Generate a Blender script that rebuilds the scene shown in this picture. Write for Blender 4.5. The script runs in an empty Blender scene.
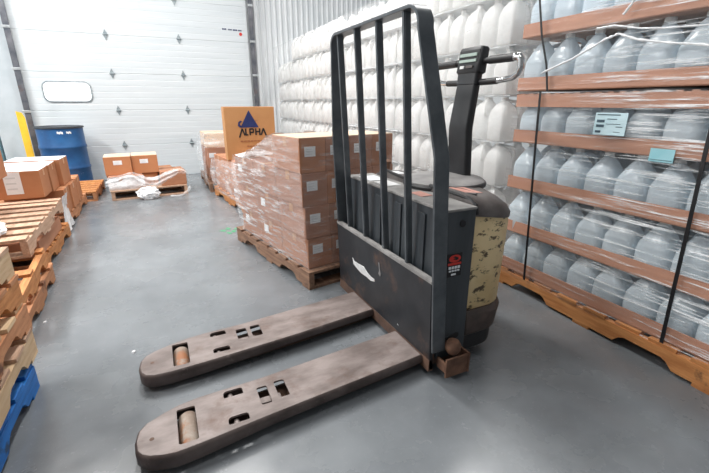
import bpy, bmesh, math, random
from mathutils import Vector, Matrix, noise
R = random.Random(7)
S = bpy.context.scene
COL = S.collection
rad = math.radians

# ------------------------------------------------------------------ camera
cam_data = bpy.data.cameras.new('camera')
cam_data.sensor_width = 36.0
cam_data.lens = 400.0 / 709.0 * 36.0
cam_data.clip_start = 0.02
cam = bpy.data.objects.new('camera', cam_data)
COL.objects.link(cam)
CAM_H = 1.2
pitch = math.atan(133.5 / 400.0)
cam.location = (0, 0, CAM_H)
cam.rotation_euler = (math.pi / 2 - pitch, 0, rad(-25.5))
S.camera = cam

# ------------------------------------------------------------------ materials
MATS = {}


def nt(name):
    m = bpy.data.materials.new(name)
    m.use_nodes = True
    t = m.node_tree
    t.nodes.clear()
    out = t.nodes.new('ShaderNodeOutputMaterial')
    return m, t, out


def N(t, kind, **kw):
    n = t.nodes.new(kind)
    for k, v in kw.items():
        if k.startswith('i_'):
            n.inputs[k[2:].replace('_', ' ')].default_value = v
        else:
            setattr(n, k, v)
    return n


def coords(t, scale=(1, 1, 1), world=False):
    mp = N(t, 'ShaderNodeMapping')
    mp.inputs['Scale'].default_value = scale
    if world:
        g = N(t, 'ShaderNodeNewGeometry')
        t.links.new(g.outputs['Position'], mp.inputs['Vector'])
    else:
        tc = N(t, 'ShaderNodeTexCoord')
        t.links.new(tc.outputs['Object'], mp.inputs['Vector'])
    return mp.outputs['Vector']


def ramp(t, fac, stops):
    r = N(t, 'ShaderNodeValToRGB')
    e = r.color_ramp.elements
    while len(e) < len(stops):
        e.new(0.5)
    for i, (p, c) in enumerate(stops):
        e[i].position = p
        e[i].color = (c[0], c[1], c[2], 1) if isinstance(c, (tuple, list)) else (c, c, c, 1)
    t.links.new(fac, r.inputs['Fac'])
    return r.outputs['Color']


def noise_fac(t, vec, scale, detail=5, rough=0.6):
    n = N(t, 'ShaderNodeTexNoise')
    n.inputs['Scale'].default_value = scale
    n.inputs['Detail'].default_value = detail
    n.inputs['Roughness'].default_value = rough
    t.links.new(vec, n.inputs['Vector'])
    return n.outputs['Fac']


def mixc(t, fac, a, b):
    m = N(t, 'ShaderNodeMix', data_type='RGBA')
    for sock, v in ((0, fac), (6, a), (7, b)):
        if isinstance(v, (int, float)):
            m.inputs[sock].default_value = v
        elif isinstance(v, (tuple, list)):
            m.inputs[sock].default_value = (v[0], v[1], v[2], 1)
        else:
            t.links.new(v, m.inputs[sock])
    return m.outputs[2]


def rnd_val(t, amount):
    """a brightness factor that differs from object to object"""
    oi = N(t, 'ShaderNodeObjectInfo')
    mr = N(t, 'ShaderNodeMapRange')
    mr.inputs['To Min'].default_value = 1 - amount
    mr.inputs['To Max'].default_value = 1 + amount
    t.links.new(oi.outputs['Random'], mr.inputs['Value'])
    return mr.outputs['Result']


def mat(name, c1, c2=None, scale=8, stretch=(1, 1, 1), rough=0.6, metal=0.0, bump=0.0, lo=0.35, hi=0.65,
        spot=None, spot_stretch=(1, 1, 1), spot_scale=5, spot_lo=0.6, spot_hi=0.66, vary=0.0, world=False, spec=0.5):
    m, t, out = nt(name)
    b = N(t, 'ShaderNodeBsdfPrincipled')
    v = coords(t, stretch, world)
    c2 = c2 or c1
    nf = noise_fac(t, v, scale)
    col = ramp(t, nf, [(lo, c1), (hi, c2)])
    if spot:
        v2 = coords(t, spot_stretch, world)
        nf2 = noise_fac(t, v2, spot_scale, 8, 0.65)
        f = ramp(t, nf2, [(spot_lo, 0.0), (spot_hi, 1.0)])
        col = mixc(t, f, col, spot)
    if vary:
        mm = N(t, 'ShaderNodeVectorMath', operation='SCALE')
        t.links.new(col, mm.inputs[0])
        t.links.new(rnd_val(t, vary), mm.inputs['Scale'])
        col = mm.outputs[0]
    t.links.new(col, b.inputs['Base Color'])
    b.inputs['Roughness'].default_value = rough
    b.inputs['Metallic'].default_value = metal
    b.inputs['Specular IOR Level'].default_value = spec
    if bump:
        bp = N(t, 'ShaderNodeBump')
        bp.inputs['Strength'].default_value = bump
        bp.inputs['Distance'].default_value = 0.01
        t.links.new(nf, bp.inputs['Height'])
        t.links.new(bp.outputs['Normal'], b.inputs['Normal'])
    t.links.new(b.outputs[0], out.inputs[0])
    MATS[name] = m
    return m


def film_mat(name, base, amt, stretch, scale, lo, hi, tint=(0.93, 0.95, 0.97), rough=0.22, fade=None, bump=0.6):
    """thin clear plastic: mostly see-through, whiter in streaks that stand for folded film and painted-in glints"""
    m, t, out = nt(name)
    v = coords(t, stretch)
    nf = noise_fac(t, v, scale, 6, 0.7)
    f = ramp(t, nf, [(lo, 0.0), (hi, 1.0)])
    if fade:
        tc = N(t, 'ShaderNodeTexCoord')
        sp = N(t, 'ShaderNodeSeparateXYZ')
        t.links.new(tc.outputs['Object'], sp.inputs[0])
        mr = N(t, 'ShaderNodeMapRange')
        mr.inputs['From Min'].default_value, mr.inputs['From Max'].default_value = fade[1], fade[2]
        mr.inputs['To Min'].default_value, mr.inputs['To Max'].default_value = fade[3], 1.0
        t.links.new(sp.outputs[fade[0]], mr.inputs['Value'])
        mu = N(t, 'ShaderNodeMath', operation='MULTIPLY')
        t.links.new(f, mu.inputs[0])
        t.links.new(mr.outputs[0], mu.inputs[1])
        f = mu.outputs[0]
    ma = N(t, 'ShaderNodeMath', operation='MULTIPLY_ADD', use_clamp=True)
    t.links.new(f, ma.inputs[0])
    ma.inputs[1].default_value = amt
    ma.inputs[2].default_value = base
    tr = N(t, 'ShaderNodeBsdfTransparent')
    b = N(t, 'ShaderNodeBsdfPrincipled')
    b.inputs['Base Color'].default_value = (*tint, 1)
    b.inputs['Roughness'].default_value = rough
    bp = N(t, 'ShaderNodeBump')
    bp.inputs['Strength'].default_value = bump
    bp.inputs['Distance'].default_value = 0.01
    t.links.new(nf, bp.inputs['Height'])
    t.links.new(bp.outputs['Normal'], b.inputs['Normal'])
    mx = N(t, 'ShaderNodeMixShader')
    t.links.new(ma.outputs[0], mx.inputs[0])
    t.links.new(tr.outputs[0], mx.inputs[1])
    t.links.new(b.outputs[0], mx.inputs[2])
    t.links.new(mx.outputs[0], out.inputs[0])
    MATS[name] = m
    return m


def emit_mat(name, c, s):
    m, t, out = nt(name)
    e = N(t, 'ShaderNodeEmission')
    e.inputs['Color'].default_value = (*c, 1)
    e.inputs['Strength'].default_value = s
    t.links.new(e.outputs[0], out.inputs[0])
    MATS[name] = m
    return m


def jug_mat(name, c1, c2, trans, rough=0.35, vary=0.05):
    m, t, out = nt(name)
    v = coords(t, (1, 1, 1))
    col = ramp(t, noise_fac(t, v, 6, 3), [(0.3, c1), (0.7, c2)])
    mm = N(t, 'ShaderNodeVectorMath', operation='SCALE')
    t.links.new(col, mm.inputs[0])
    t.links.new(rnd_val(t, vary), mm.inputs['Scale'])
    b = N(t, 'ShaderNodeBsdfPrincipled')
    b.inputs['Roughness'].default_value = rough
    t.links.new(mm.outputs[0], b.inputs['Base Color'])
    tl = N(t, 'ShaderNodeBsdfTranslucent')
    t.links.new(mm.outputs[0], tl.inputs['Color'])
    mx = N(t, 'ShaderNodeMixShader')
    mx.inputs[0].default_value = trans
    t.links.new(b.outputs[0], mx.inputs[1])
    t.links.new(tl.outputs[0], mx.inputs[2])
    t.links.new(mx.outputs[0], out.inputs[0])
    MATS[name] = m


# floor: worn sealed concrete
def floor_mat():
    m, t, out = nt('concrete')
    v = coords(t, (1, 1, 1), True)
    a = noise_fac(t, v, 1.1, 8, 0.62)
    c = ramp(t, a, [(0.3, (0.125, 0.136, 0.147)), (0.72, (0.25, 0.269, 0.287))])
    s = noise_fac(t, coords(t, (0.6, 2.2, 1), True), 2.3, 9, 0.7)
    c = mixc(t, ramp(t, s, [(0.55, 0.0), (0.8, 0.45)]), c, (0.2, 0.208, 0.215))
    fine = noise_fac(t, v, 45, 3, 0.6)
    c = mixc(t, ramp(t, fine, [(0.62, 0.0), (0.8, 0.3)]), c, (0.42, 0.43, 0.44))
    b = N(t, 'ShaderNodeBsdfPrincipled')
    t.links.new(c, b.inputs['Base Color'])
    t.links.new(ramp(t, noise_fac(t, v, 3.0, 6), [(0.3, 0.16), (0.7, 0.36)]), b.inputs['Roughness'])
    bp = N(t, 'ShaderNodeBump')
    bp.inputs['Strength'].default_value = 0.08
    bp.inputs['Distance'].default_value = 0.01
    t.links.new(a, bp.inputs['Height'])
    t.links.new(bp.outputs['Normal'], b.inputs['Normal'])
    t.links.new(b.outputs[0], out.inputs[0])
    MATS['concrete'] = m


floor_mat()
mat('wall_white', (0.7, 0.735, 0.76), (0.77, 0.795, 0.815), 2, rough=0.5)
mat('wall_grey', (0.4, 0.45, 0.48), (0.5, 0.54, 0.57), 2, rough=0.6)
mat('door_white', (0.56, 0.61, 0.64), (0.625, 0.668, 0.695), 1.5, (0.4, 1, 8), rough=0.4)
mat('seam_grey', (0.6, 0.63, 0.65), rough=0.6)
mat('hinge_grey', (0.2, 0.25, 0.28), (0.36, 0.41, 0.43), 30, rough=0.4, metal=0.3)
mat('track_grey', (0.09, 0.1, 0.12), (0.2, 0.2, 0.22), 6, rough=0.4, metal=0.5, spot=(0.16, 0.08, 0.06), spot_scale=2.5, spot_lo=0.57, spot_hi=0.66)
mat('galv', (0.45, 0.48, 0.5), (0.6, 0.62, 0.64), 12, rough=0.35, metal=0.6)
mat('yellow_paint', (0.75, 0.42, 0.02), (0.85, 0.52, 0.04), 5, rough=0.5, spot=(0.3, 0.2, 0.08), spot_scale=14, spot_lo=0.66, spot_hi=0.72)
mat('rack_green', (0.05, 0.12, 0.15), (0.08, 0.17, 0.2), 6, rough=0.5)
mat('drum_blue', (0.006, 0.06, 0.19), (0.015, 0.105, 0.28), 5, rough=0.42, spot=(0.2, 0.32, 0.46), spot_scale=9, spot_lo=0.64, spot_hi=0.76)
mat('drum_lid', (0.03, 0.035, 0.045), (0.06, 0.07, 0.08), 8, rough=0.5)
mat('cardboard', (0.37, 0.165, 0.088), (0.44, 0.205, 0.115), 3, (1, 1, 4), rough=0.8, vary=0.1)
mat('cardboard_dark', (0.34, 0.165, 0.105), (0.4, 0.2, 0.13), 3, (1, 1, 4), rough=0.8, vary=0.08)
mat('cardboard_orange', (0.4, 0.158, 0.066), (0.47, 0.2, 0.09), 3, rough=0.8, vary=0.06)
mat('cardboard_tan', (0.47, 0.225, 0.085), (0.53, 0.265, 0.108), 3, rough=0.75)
mat('cardboard_top', (0.62, 0.47, 0.34), (0.7, 0.55, 0.42), 3, rough=0.8)  # pale board; on carton tops it paints in the light they catch
mat('tray_board', (0.4, 0.19, 0.12), (0.47, 0.235, 0.15), 4, (1, 0.6, 6), rough=0.6, vary=0.08)
mat('tape', (0.5, 0.27, 0.14), rough=0.3)
mat('paper', (0.74, 0.76, 0.78), (0.8, 0.82, 0.84), 20, rough=0.6)
mat('paper_blue', (0.5, 0.68, 0.74), (0.58, 0.75, 0.8), 10, rough=0.5)
mat('paper_cyan', (0.24, 0.52, 0.58), (0.32, 0.58, 0.64), 10, rough=0.5)
mat('ink', (0.05, 0.09, 0.12), rough=0.7)
mat('ink_black', (0.012, 0.012, 0.014), rough=0.7)
mat('ink_brown', (0.3, 0.12, 0.05), rough=0.7)
mat('logo_blue', (0.01, 0.02, 0.1), (0.014, 0.028, 0.13), rough=0.6)
mat('wood_orange', (0.4, 0.15, 0.045), (0.58, 0.26, 0.09), 5, (1.2, 9, 9), rough=0.7, bump=0.3, spot=(0.16, 0.07, 0.03), spot_scale=7, spot_lo=0.62, spot_hi=0.7, vary=0.12)
mat('wood_tan', (0.43, 0.265, 0.175), (0.57, 0.385, 0.27), 5, (1.2, 9, 9), rough=0.75, bump=0.3, spot=(0.2, 0.1, 0.06), spot_scale=6, spot_lo=0.64, spot_hi=0.72, vary=0.15)
mat('wood_rust', (0.4, 0.17, 0.075), (0.54, 0.26, 0.13), 5, (1.2, 9, 9), rough=0.75, bump=0.3, spot=(0.13, 0.055, 0.03), spot_scale=6, spot_lo=0.6, spot_hi=0.7, vary=0.15)
mat('wood_pale', (0.62, 0.42, 0.24), (0.74, 0.55, 0.35), 5, (1.2, 9, 9), rough=0.75, bump=0.3, spot=(0.4, 0.2, 0.1), spot_scale=5, spot_lo=0.62, spot_hi=0.75, vary=0.1)
mat('wood_brown', (0.16, 0.088, 0.056), (0.29, 0.17, 0.11), 5, (1.2, 9, 9), rough=0.75, bump=0.3, spot=(0.08, 0.045, 0.03), spot_scale=7, spot_lo=0.6, spot_hi=0.7, vary=0.12)
mat('wood_blue', (0.008, 0.12, 0.42), (0.015, 0.19, 0.6), 5, (1.2, 9, 9), rough=0.6, bump=0.3, spot=(0.02, 0.06, 0.14), spot_scale=6, spot_lo=0.62, spot_hi=0.7, vary=0.1)
jug_mat('jug_clear', (0.72, 0.81, 0.87), (0.82, 0.895, 0.945), 0.5, 0.2)
jug_mat('jug_white', (0.94, 0.945, 0.94), (0.965, 0.965, 0.96), 0.5, 0.4, 0.03)
mat('cap_white', (0.7, 0.72, 0.72), rough=0.4)
mat('strap_black', (0.008, 0.008, 0.01), rough=0.4)
film_mat('film_clear', 0.04, 1.2, (1, 0.15, 4.0), 15, 0.53, 0.66, bump=1.0, rough=0.15, fade=(1, 0.42, -0.45, 0.12))  # white streaks paint in the wrinkle glints, strongest toward the near end
film_mat('film_box', 0.14, 0.8, (1, 0.35, 3.4), 10, 0.48, 0.7, fade=(1, 0.0, 0.85, 0.3))
film_mat('film_side', 0.16, 0.5, (1, 0.5, 3.0), 6, 0.45, 0.7)
film_mat('film_faint', 0.06, 0.4, (0.6, 1, 5), 9, 0.52, 0.75)
film_mat('film_milky', 0.5, 0.45, (1, 1, 2), 5, 0.4, 0.65)
film_mat('film_drape', 0.2, 0.42, (1, 1, 2), 7, 0.4, 0.65)
film_mat('film_sheet', 0.72, 0.25, (1, 1, 1), 9, 0.4, 0.6)
film_mat('film_jugs', 0.14, 0.2, (1, 1, 1.6), 4, 0.5, 0.75, bump=0.1, tint=(0.97, 0.98, 0.98))
# truck
mat('truck_black', (0.012, 0.014, 0.018), (0.032, 0.036, 0.042), 6, rough=0.42, spot=(0.1, 0.1, 0.11), spot_scale=22, spot_lo=0.68, spot_hi=0.78)
mat('plate_black', (0.012, 0.014, 0.018), (0.03, 0.032, 0.037), 5, rough=0.5, spot=(0.2, 0.1, 0.06), spot_scale=3.6, spot_lo=0.53, spot_hi=0.8)
mat('bar_grey', (0.065, 0.076, 0.086), (0.11, 0.122, 0.134), 10, rough=0.38, metal=0.2)
mat('battery_grey', (0.03, 0.037, 0.044), (0.054, 0.063, 0.072), 3, (5, 5, 0.6), rough=0.45)
mat('dusty_lit_top', (0.19, 0.185, 0.18), (0.34, 0.33, 0.32), 9, rough=0.6)  # dusty grey, lightened to paint in grazing light on the lid; rail shares it
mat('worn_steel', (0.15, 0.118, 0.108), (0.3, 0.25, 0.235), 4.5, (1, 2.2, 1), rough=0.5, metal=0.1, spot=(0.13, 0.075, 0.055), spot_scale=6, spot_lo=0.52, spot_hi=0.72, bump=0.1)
mat('worn_shaded_side', (0.055, 0.038, 0.034), (0.13, 0.1, 0.092), 6, (1, 2.2, 1), rough=0.5, metal=0.1, spot=(0.2, 0.16, 0.145), spot_scale=12, spot_lo=0.6, spot_hi=0.74)  # grimy worn steel, with the shade on the fork sides painted in
mat('rust', (0.1, 0.048, 0.03), (0.21, 0.11, 0.068), 14, rough=0.8, bump=0.3)
mat('rust_dark', (0.07, 0.04, 0.03), (0.16, 0.09, 0.06), 9, rough=0.7)
mat('roller', (0.2, 0.14, 0.105), (0.36, 0.3, 0.25), 16, rough=0.6, spot=(0.3, 0.12, 0.05), spot_scale=10, spot_lo=0.5, spot_hi=0.6)
mat('cream', (0.68, 0.5, 0.25), (0.8, 0.63, 0.36), 6, rough=0.5, spot=(0.1, 0.07, 0.04), spot_stretch=(0.8, 0.8, 1.6), spot_scale=17, spot_lo=0.565, spot_hi=0.61)
mat('bumper', (0.03, 0.022, 0.02), (0.085, 0.06, 0.05), 8, rough=0.5)
mat('cover_dark', (0.05, 0.042, 0.04), (0.15, 0.135, 0.13), 5, rough=0.5)
mat('pad_grey', (0.19, 0.185, 0.185), (0.29, 0.28, 0.275), 8, rough=0.6)
mat('rubber', (0.008, 0.008, 0.009), (0.018, 0.018, 0.02), 10, rough=0.45)
mat('tiller_black', (0.01, 0.011, 0.013), (0.02, 0.021, 0.024), 8, rough=0.45)
mat('chrome', (0.6, 0.6, 0.6), rough=0.12, metal=1.0)
mat('red', (0.6, 0.035, 0.025), rough=0.5)
mat('pink', (0.55, 0.27, 0.22), rough=0.5)
mat('panel_green', (0.34, 0.42, 0.38), rough=0.4)
mat('scuff', (0.62, 0.63, 0.63), (0.75, 0.75, 0.75), 30, rough=0.6)
mat('green_paint', (0.07, 0.3, 0.15), rough=0.6)
emit_mat('daylight', (1, 1, 1), 1.6)
emit_mat('lamp_glow', (1, 0.98, 0.95), 6)
mat('lamp_body', (0.5, 0.5, 0.5), rough=0.5)


# ------------------------------------------------------------------ mesh helpers
def link_mesh(name, bm, m, parent=None, loc=(0, 0, 0), rot=0.0, smooth=False):
    me = bpy.data.meshes.new(name)
    bm.normal_update()
    bm.to_mesh(me)
    bm.free()
    return link_data(name, me, m, parent, loc, rot, smooth)


def link_data(name, me, m, parent=None, loc=(0, 0, 0), rot=0.0, smooth=False):
    o = bpy.data.objects.new(name, me)
    COL.objects.link(o)
    if m and not me.materials:
        me.materials.append(MATS[m])
    if smooth:
        for p in me.polygons:
            p.use_smooth = True
        me.set_sharp_from_angle(angle=rad(38))
    o.location = loc
    o.rotation_euler = (0, 0, rot) if not isinstance(rot, tuple) else rot
    if parent:
        o.parent = parent
    return o


def add_box(bm, c, s, rot=None, bev=0.0):
    M = Matrix.Translation(Vector(c))
    if rot is not None:
        M = M @ (rot if isinstance(rot, Matrix) else Matrix.Rotation(rot, 4, 'Z'))
    M = M @ Matrix.Diagonal((s[0], s[1], s[2], 1))
    r = bmesh.ops.create_cube(bm, size=1.0, matrix=M)
    if bev:
        ed = list({e for v in r['verts'] for e in v.link_edges})
        bmesh.ops.bevel(bm, geom=ed, offset=bev, segments=2, profile=0.6, affect='EDGES', clamp_overlap=True)


def box_obj(name, c, s, m, parent=None, bev=0.003, rot=None, smooth=False):
    bm = bmesh.new()
    add_box(bm, c, s, rot, bev)
    return link_mesh(name, bm, m, parent, smooth=smooth)


def add_loft(bm, rings, cap=True, closed=True):
    vs = [[bm.verts.new(p) for p in r] for r in rings]
    n = len(rings[0])
    for a, b in zip(vs, vs[1:]):
        for i in range(n if closed else n - 1):
            j = (i + 1) % n
            bm.faces.new((a[i], a[j], b[j], b[i]))
    if cap:
        bm.faces.new(list(reversed(vs[0])))
        bm.faces.new(vs[-1])
    return vs


def add_tube(bm, pts, r, seg=10, cap=True):
    pts = [Vector(p) for p in pts]
    rings = []
    up = None
    for i, p in enumerate(pts):
        d = (pts[min(i + 1, len(pts) - 1)] - pts[max(i - 1, 0)]).normalized()
        if up is None:
            up = Vector((0, 0, 1)) if abs(d.z) < 0.9 else Vector((1, 0, 0))
        a = d.cross(up).normalized()
        up = a.cross(d).normalized()
        rr = r[i] if isinstance(r, (list, tuple)) else r
        rings.append([p + a * (math.cos(2 * math.pi * k / seg) * rr) + up * (math.sin(2 * math.pi * k / seg) * rr) for k in range(seg)])
    add_loft(bm, rings, cap)


def add_lathe(bm, prof, c=(0, 0, 0), seg=32, power=2.0):
    rings = []
    for r, z in prof:
        ring = []
        for k in range(seg):
            a = 2 * math.pi * k / seg
            ca, sa = math.cos(a), math.sin(a)
            q = power if not isinstance(r, tuple) else r[1]
            rr = r if not isinstance(r, tuple) else r[0]
            x = math.copysign(abs(ca) ** (2 / q), ca) * rr
            y = math.copysign(abs(sa) ** (2 / q), sa) * rr
            ring.append((c[0] + x, c[1] + y, c[2] + z))
        rings.append(ring)
    add_loft(bm, rings)


def add_prism(bm, poly, axis, a0, a1):
    """poly in the plane across axis ('x': (y,z), 'y': (x,z), 'z': (x,y))"""
    def P(p, a):
        return {'x': (a, p[0], p[1]), 'y': (p[0], a, p[1]), 'z': (p[0], p[1], a)}[axis]
    add_loft(bm, [[P(p, a0) for p in poly], [P(p, a1) for p in poly]])
    bmesh.ops.recalc_face_normals(bm, faces=bm.faces)


def plate2d(loops, half, bevel=0.0):
    """a flat plate with holes, from a filled 2D curve; returns mesh data in its own XY plane"""
    cu = bpy.data.curves.new('tmp', 'CURVE')
    cu.dimensions = '2D'
    cu.fill_mode = 'BOTH'
    cu.extrude = half
    cu.bevel_depth = bevel
    cu.bevel_resolution = 2
    for lp in loops:
        sp = cu.splines.new('POLY')
        sp.points.add(len(lp) - 1)
        for p, q in zip(sp.points, lp):
            p.co = (q[0], q[1], 0, 1)
        sp.use_cyclic_u = True
    ob = bpy.data.objects.new('tmp', cu)
    COL.objects.link(ob)
    dg = bpy.context.evaluated_depsgraph_get()
    dg.update()
    me = bpy.data.meshes.new_from_object(ob.evaluated_get(dg))
    bpy.data.objects.remove(ob)
    bpy.data.curves.remove(cu)
    me.materials.clear()
    return me


def text_mesh(body, size, half=0.0008, xs=1.0):
    cu = bpy.data.curves.new('tmp', 'FONT')
    cu.body = body
    cu.size = size
    cu.extrude = half
    cu.align_x = 'CENTER'
    cu.align_y = 'CENTER'
    ob = bpy.data.objects.new('tmp', cu)
    COL.objects.link(ob)
    dg = bpy.context.evaluated_depsgraph_get()
    dg.update()
    me = bpy.data.meshes.new_from_object(ob.evaluated_get(dg))
    bpy.data.objects.remove(ob)
    bpy.data.curves.remove(cu)
    me.materials.clear()
    me.transform(Matrix.Diagonal((xs, 1, 1, 1)))
    return me


def round_rect(x0, x1, y0, y1, r, n=6):
    rs = r if isinstance(r, (list, tuple)) else [r] * 4
    out = []
    for (cx, cy, a0), q in zip(((x1, y1, 0), (x0, y1, 90), (x0, y0, 180), (x1, y0, 270)), rs):
        sx = -1 if cx == x1 else 1
        sy = -1 if cy == y1 else 1
        for k in range(n + 1):
            a = rad(a0 + 90 * k / n)
            out.append((cx + sx * q + q * math.cos(a), cy + sy * q + q * math.sin(a)))
    return out


def tag(o, label, cat, group=None, kind=None):
    o['label'] = label
    o['category'] = cat
    if group:
        o['group'] = group
    if kind:
        o['kind'] = kind
    return o


def thing(name, label, cat, loc=(0, 0, 0), rot=0.0, group=None):
    o = bpy.data.objects.new(name, None)
    o.empty_display_size = 0.05
    COL.objects.link(o)
    o.location = loc
    o.rotation_euler = (0, 0, rot)
    return tag(o, label, cat, group)


def struct(o):
    o['kind'] = 'structure'
    return o


ORD = ['first', 'second', 'third', 'fourth', 'fifth', 'sixth', 'seventh', 'eighth', 'ninth', 'tenth', 'eleventh', 'twelfth', 'thirteenth',
       'fourteenth', 'fifteenth', 'sixteenth', 'seventeenth', 'eighteenth', 'nineteenth', 'twentieth']


def ordinal(i):
    if i < 20:
        return ORD[i]
    t, u = divmod(i + 1, 10)
    tens = {2: ('twenty', 'twentieth'), 3: ('thirty', 'thirtieth'), 4: ('forty', 'fortieth')}[t]
    return tens[1] if u == 0 else tens[0] + '-' + ORD[u - 1]


# ------------------------------------------------------------------ setting
bm = bmesh.new()
add_box(bm, (1.0, 3.0, -0.05), (14, 14, 0.1))
struct(link_mesh('floor', bm, 'concrete'))
DOOR_Y = 7.65
# corrugated back wall on the right of the door, flat wall on its left
bm = bmesh.new()
xs, x = [], 1.78
rib = []
while x < 6.5:
    rib += [(x, 0.0), (x + 0.05, 0.0), (x + 0.065, -0.018), (x + 0.085, -0.018)]
    x += 0.1
add_loft(bm, [[(p[0], DOOR_Y + 0.12 + p[1], -0.02) for p in rib], [(p[0], DOOR_Y + 0.12 + p[1], 6.0) for p in rib]], cap=False, closed=False)
bmesh.ops.recalc_face_normals(bm, faces=bm.faces)
add_box(bm, (4.1, DOOR_Y + 0.2, 3.0), (4.8, 0.1, 6.1))
add_box(bm, (0.05, DOOR_Y + 0.17, 4.9), (3.5, 0.1, 2.3))
struct(link_mesh('wall_back', bm, 'wall_white'))
bm = bmesh.new()
add_box(bm, (-3.7, DOOR_Y + 0.17, 3.0), (4.05, 0.1, 6.1))
struct(link_mesh('wall_back', bm, 'wall_grey'))
bm = bmesh.new()
add_box(bm, (6.6, 3.0, 3.0), (0.1, 14, 6.1))
struct(link_mesh('wall_right', bm, 'wall_white'))
bm = bmesh.new()
add_box(bm, (-5.8, 3.0, 3.0), (0.1, 14, 6.1))
struct(link_mesh('wall_left', bm, 'wall_white'))

# sectional dock door
door = bpy.data.objects.new('door_1', None)
COL.objects.link(door)
door.location = (0.0, DOOR_Y, 0)
struct(door)
JOINT = 0.545
for k in range(7):
    bm = bmesh.new()
    z0, z1 = k * JOINT + 0.0006, (k + 1) * JOINT - 0.0006
    zc = [z0, z0 + 0.012, z1 - 0.012, z1]
    # section with a shallow bevelled joint and fine horizontal ribs
    prof = [(0.004, z0), (0.0, z0 + 0.006)]
    nr = 6
    for q in range(1, nr):
        zz = z0 + (z1 - z0) * q / nr
        prof += [(0.0, zz - 0.006), (0.002, zz), (0.0, zz + 0.006)]
    prof += [(0.0, z1 - 0.006), (0.004, z1), (0.05, z1), (0.05, z0)]
    add_prism(bm, [(p[0], p[1]) for p in prof], 'x', -1.66, 1.62)
    link_mesh('door_section', bm, 'door_white', door)
bm = bmesh.new()
add_box(bm, (0, 0.055, 2.0), (3.3, 0.01, 3.95))
link_mesh('door_backing', bm, 'seam_grey', door)
for x in (-0.515, 0.51):
    for k in range(1, 6):
        bm = bmesh.new()
        zc = k * JOINT
        add_prism(bm, [(x - 0.034, zc), (x, zc - 0.075), (x + 0.034, zc), (x, zc + 0.075)], 'y', -0.012, 0.002)
        add_box(bm, (x, -0.014, zc), (0.075, 0.012, 0.012))
        add_tube(bm, [(x - 0.03, -0.018, zc), (x + 0.03, -0.018, zc)], 0.008, 8)
        link_mesh('hinge', bm, 'hinge_grey', door)
# window in the third section
fr = bpy.data.objects.new('window_1', None)
COL.objects.link(fr)
fr.location = (-1.14, DOOR_Y, 1.36)
struct(fr)
me = plate2d([round_rect(-0.312, 0.312, -0.148, 0.148, 0.09), round_rect(-0.298, 0.298, -0.134, 0.134, 0.08)], 0.008, 0.002)
w = link_data('window_frame', me, 'hinge_grey', fr, (0, -0.004, 0), (rad(90), 0, 0), True)
me = plate2d([round_rect(-0.301, 0.301, -0.137, 0.137, 0.081)], 0.003)
w = link_data('window_pane', me, 'daylight', fr, (0, -0.008, 0), (rad(90), 0, 0))
# small lettering and dot on the door, top right
for i, (x, z, sx) in enumerate(((1.235, 2.372, 0.07), (1.33, 2.369, 0.06), (1.41, 2.367, 0.075), (1.49, 2.365, 0.06))):
    bm = bmesh.new()
    for q in range(3):
        add_box(bm, (x - sx / 2 + (q + 0.5) * sx / 3, -0.003, z), (sx / 3 - 0.006, 0.004, 0.022))
    link_mesh('lettering', bm, 'logo_blue', door)
bm = bmesh.new()
add_tube(bm, [(1.5, -0.005, 2.31), (1.5, 0.0, 2.31)], 0.026, 16)
link_mesh('emblem', bm, 'red', door)
bm = bmesh.new()
add_box(bm, (0.0, -0.004, 2.655), (0.05, 0.006, 0.012))
add_box(bm, (0.0, -0.004, 2.61), (0.04, 0.006, 0.01))
link_mesh('lift_slot', bm, 'seam_grey', door)

# door tracks
def track(name, x, lean, side):
    o = bpy.data.objects.new(name, None)
    COL.objects.link(o)
    o.location = (x, DOOR_Y, 0)
    struct(o)
    bm = bmesh.new()
    add_box(bm, (0, -0.06, 1.9), (0.075, 0.012, 3.8), bev=0.003)
    add_box(bm, (-0.034 * side, -0.02, 1.9), (0.01, 0.08, 3.8), bev=0.003)
    link_mesh('track_rail', bm, 'track_grey', o)
    for z in (0.35, 1.08, 1.66, 2.2, 2.75, 3.3):
        bm = bmesh.new()
        add_box(bm, (-0.005 * side, -0.07, z), (0.1, 0.012, 0.035), bev=0.003)
        add_tube(bm, [(0.0, -0.085, z), (0.0, -0.06, z)], 0.009, 8)
        link_mesh('track_bracket', bm, 'galv', o)
    return o


track('trim_1', -1.68, 0, 1)
track('trim_2', 1.68, 0, -1)

# yellow steel guard and green rack post
g = thing('guard_post', 'yellow steel guard post by the dark track at the left edge of the dock door', 'post', (-1.715, 7.35, 0))
bm = bmesh.new()
add_prism(bm, [(-0.045, 0), (0.045, 0), (0.045, 1.0), (0.02, 1.07), (-0.045, 1.09)], 'y', -0.012, 0.0)
add_prism(bm, [(0, 0), (0.12, 0), (0.12, 1.06), (0, 1.08)], 'x', -0.045, -0.033)
link_mesh('guard_plate', bm, 'yellow_paint', g)
box_obj('foot_plate', (0, 0.05, 0.006), (0.14, 0.18, 0.012), 'yellow_paint', g)
g = thing('rack_upright', 'dark green steel storage rack upright at the far left, beside the yellow guard', 'rack post', (-1.84, 6.6, 0))
bm = bmesh.new()
add_box(bm, (0, 0, 1.5), (0.065, 0.075, 3.0), bev=0.006)
link_mesh('post', bm, 'rack_green', g)
box_obj('foot_plate', (0, 0, 0.006), (0.12, 0.13, 0.012), 'rack_green', g)

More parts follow.
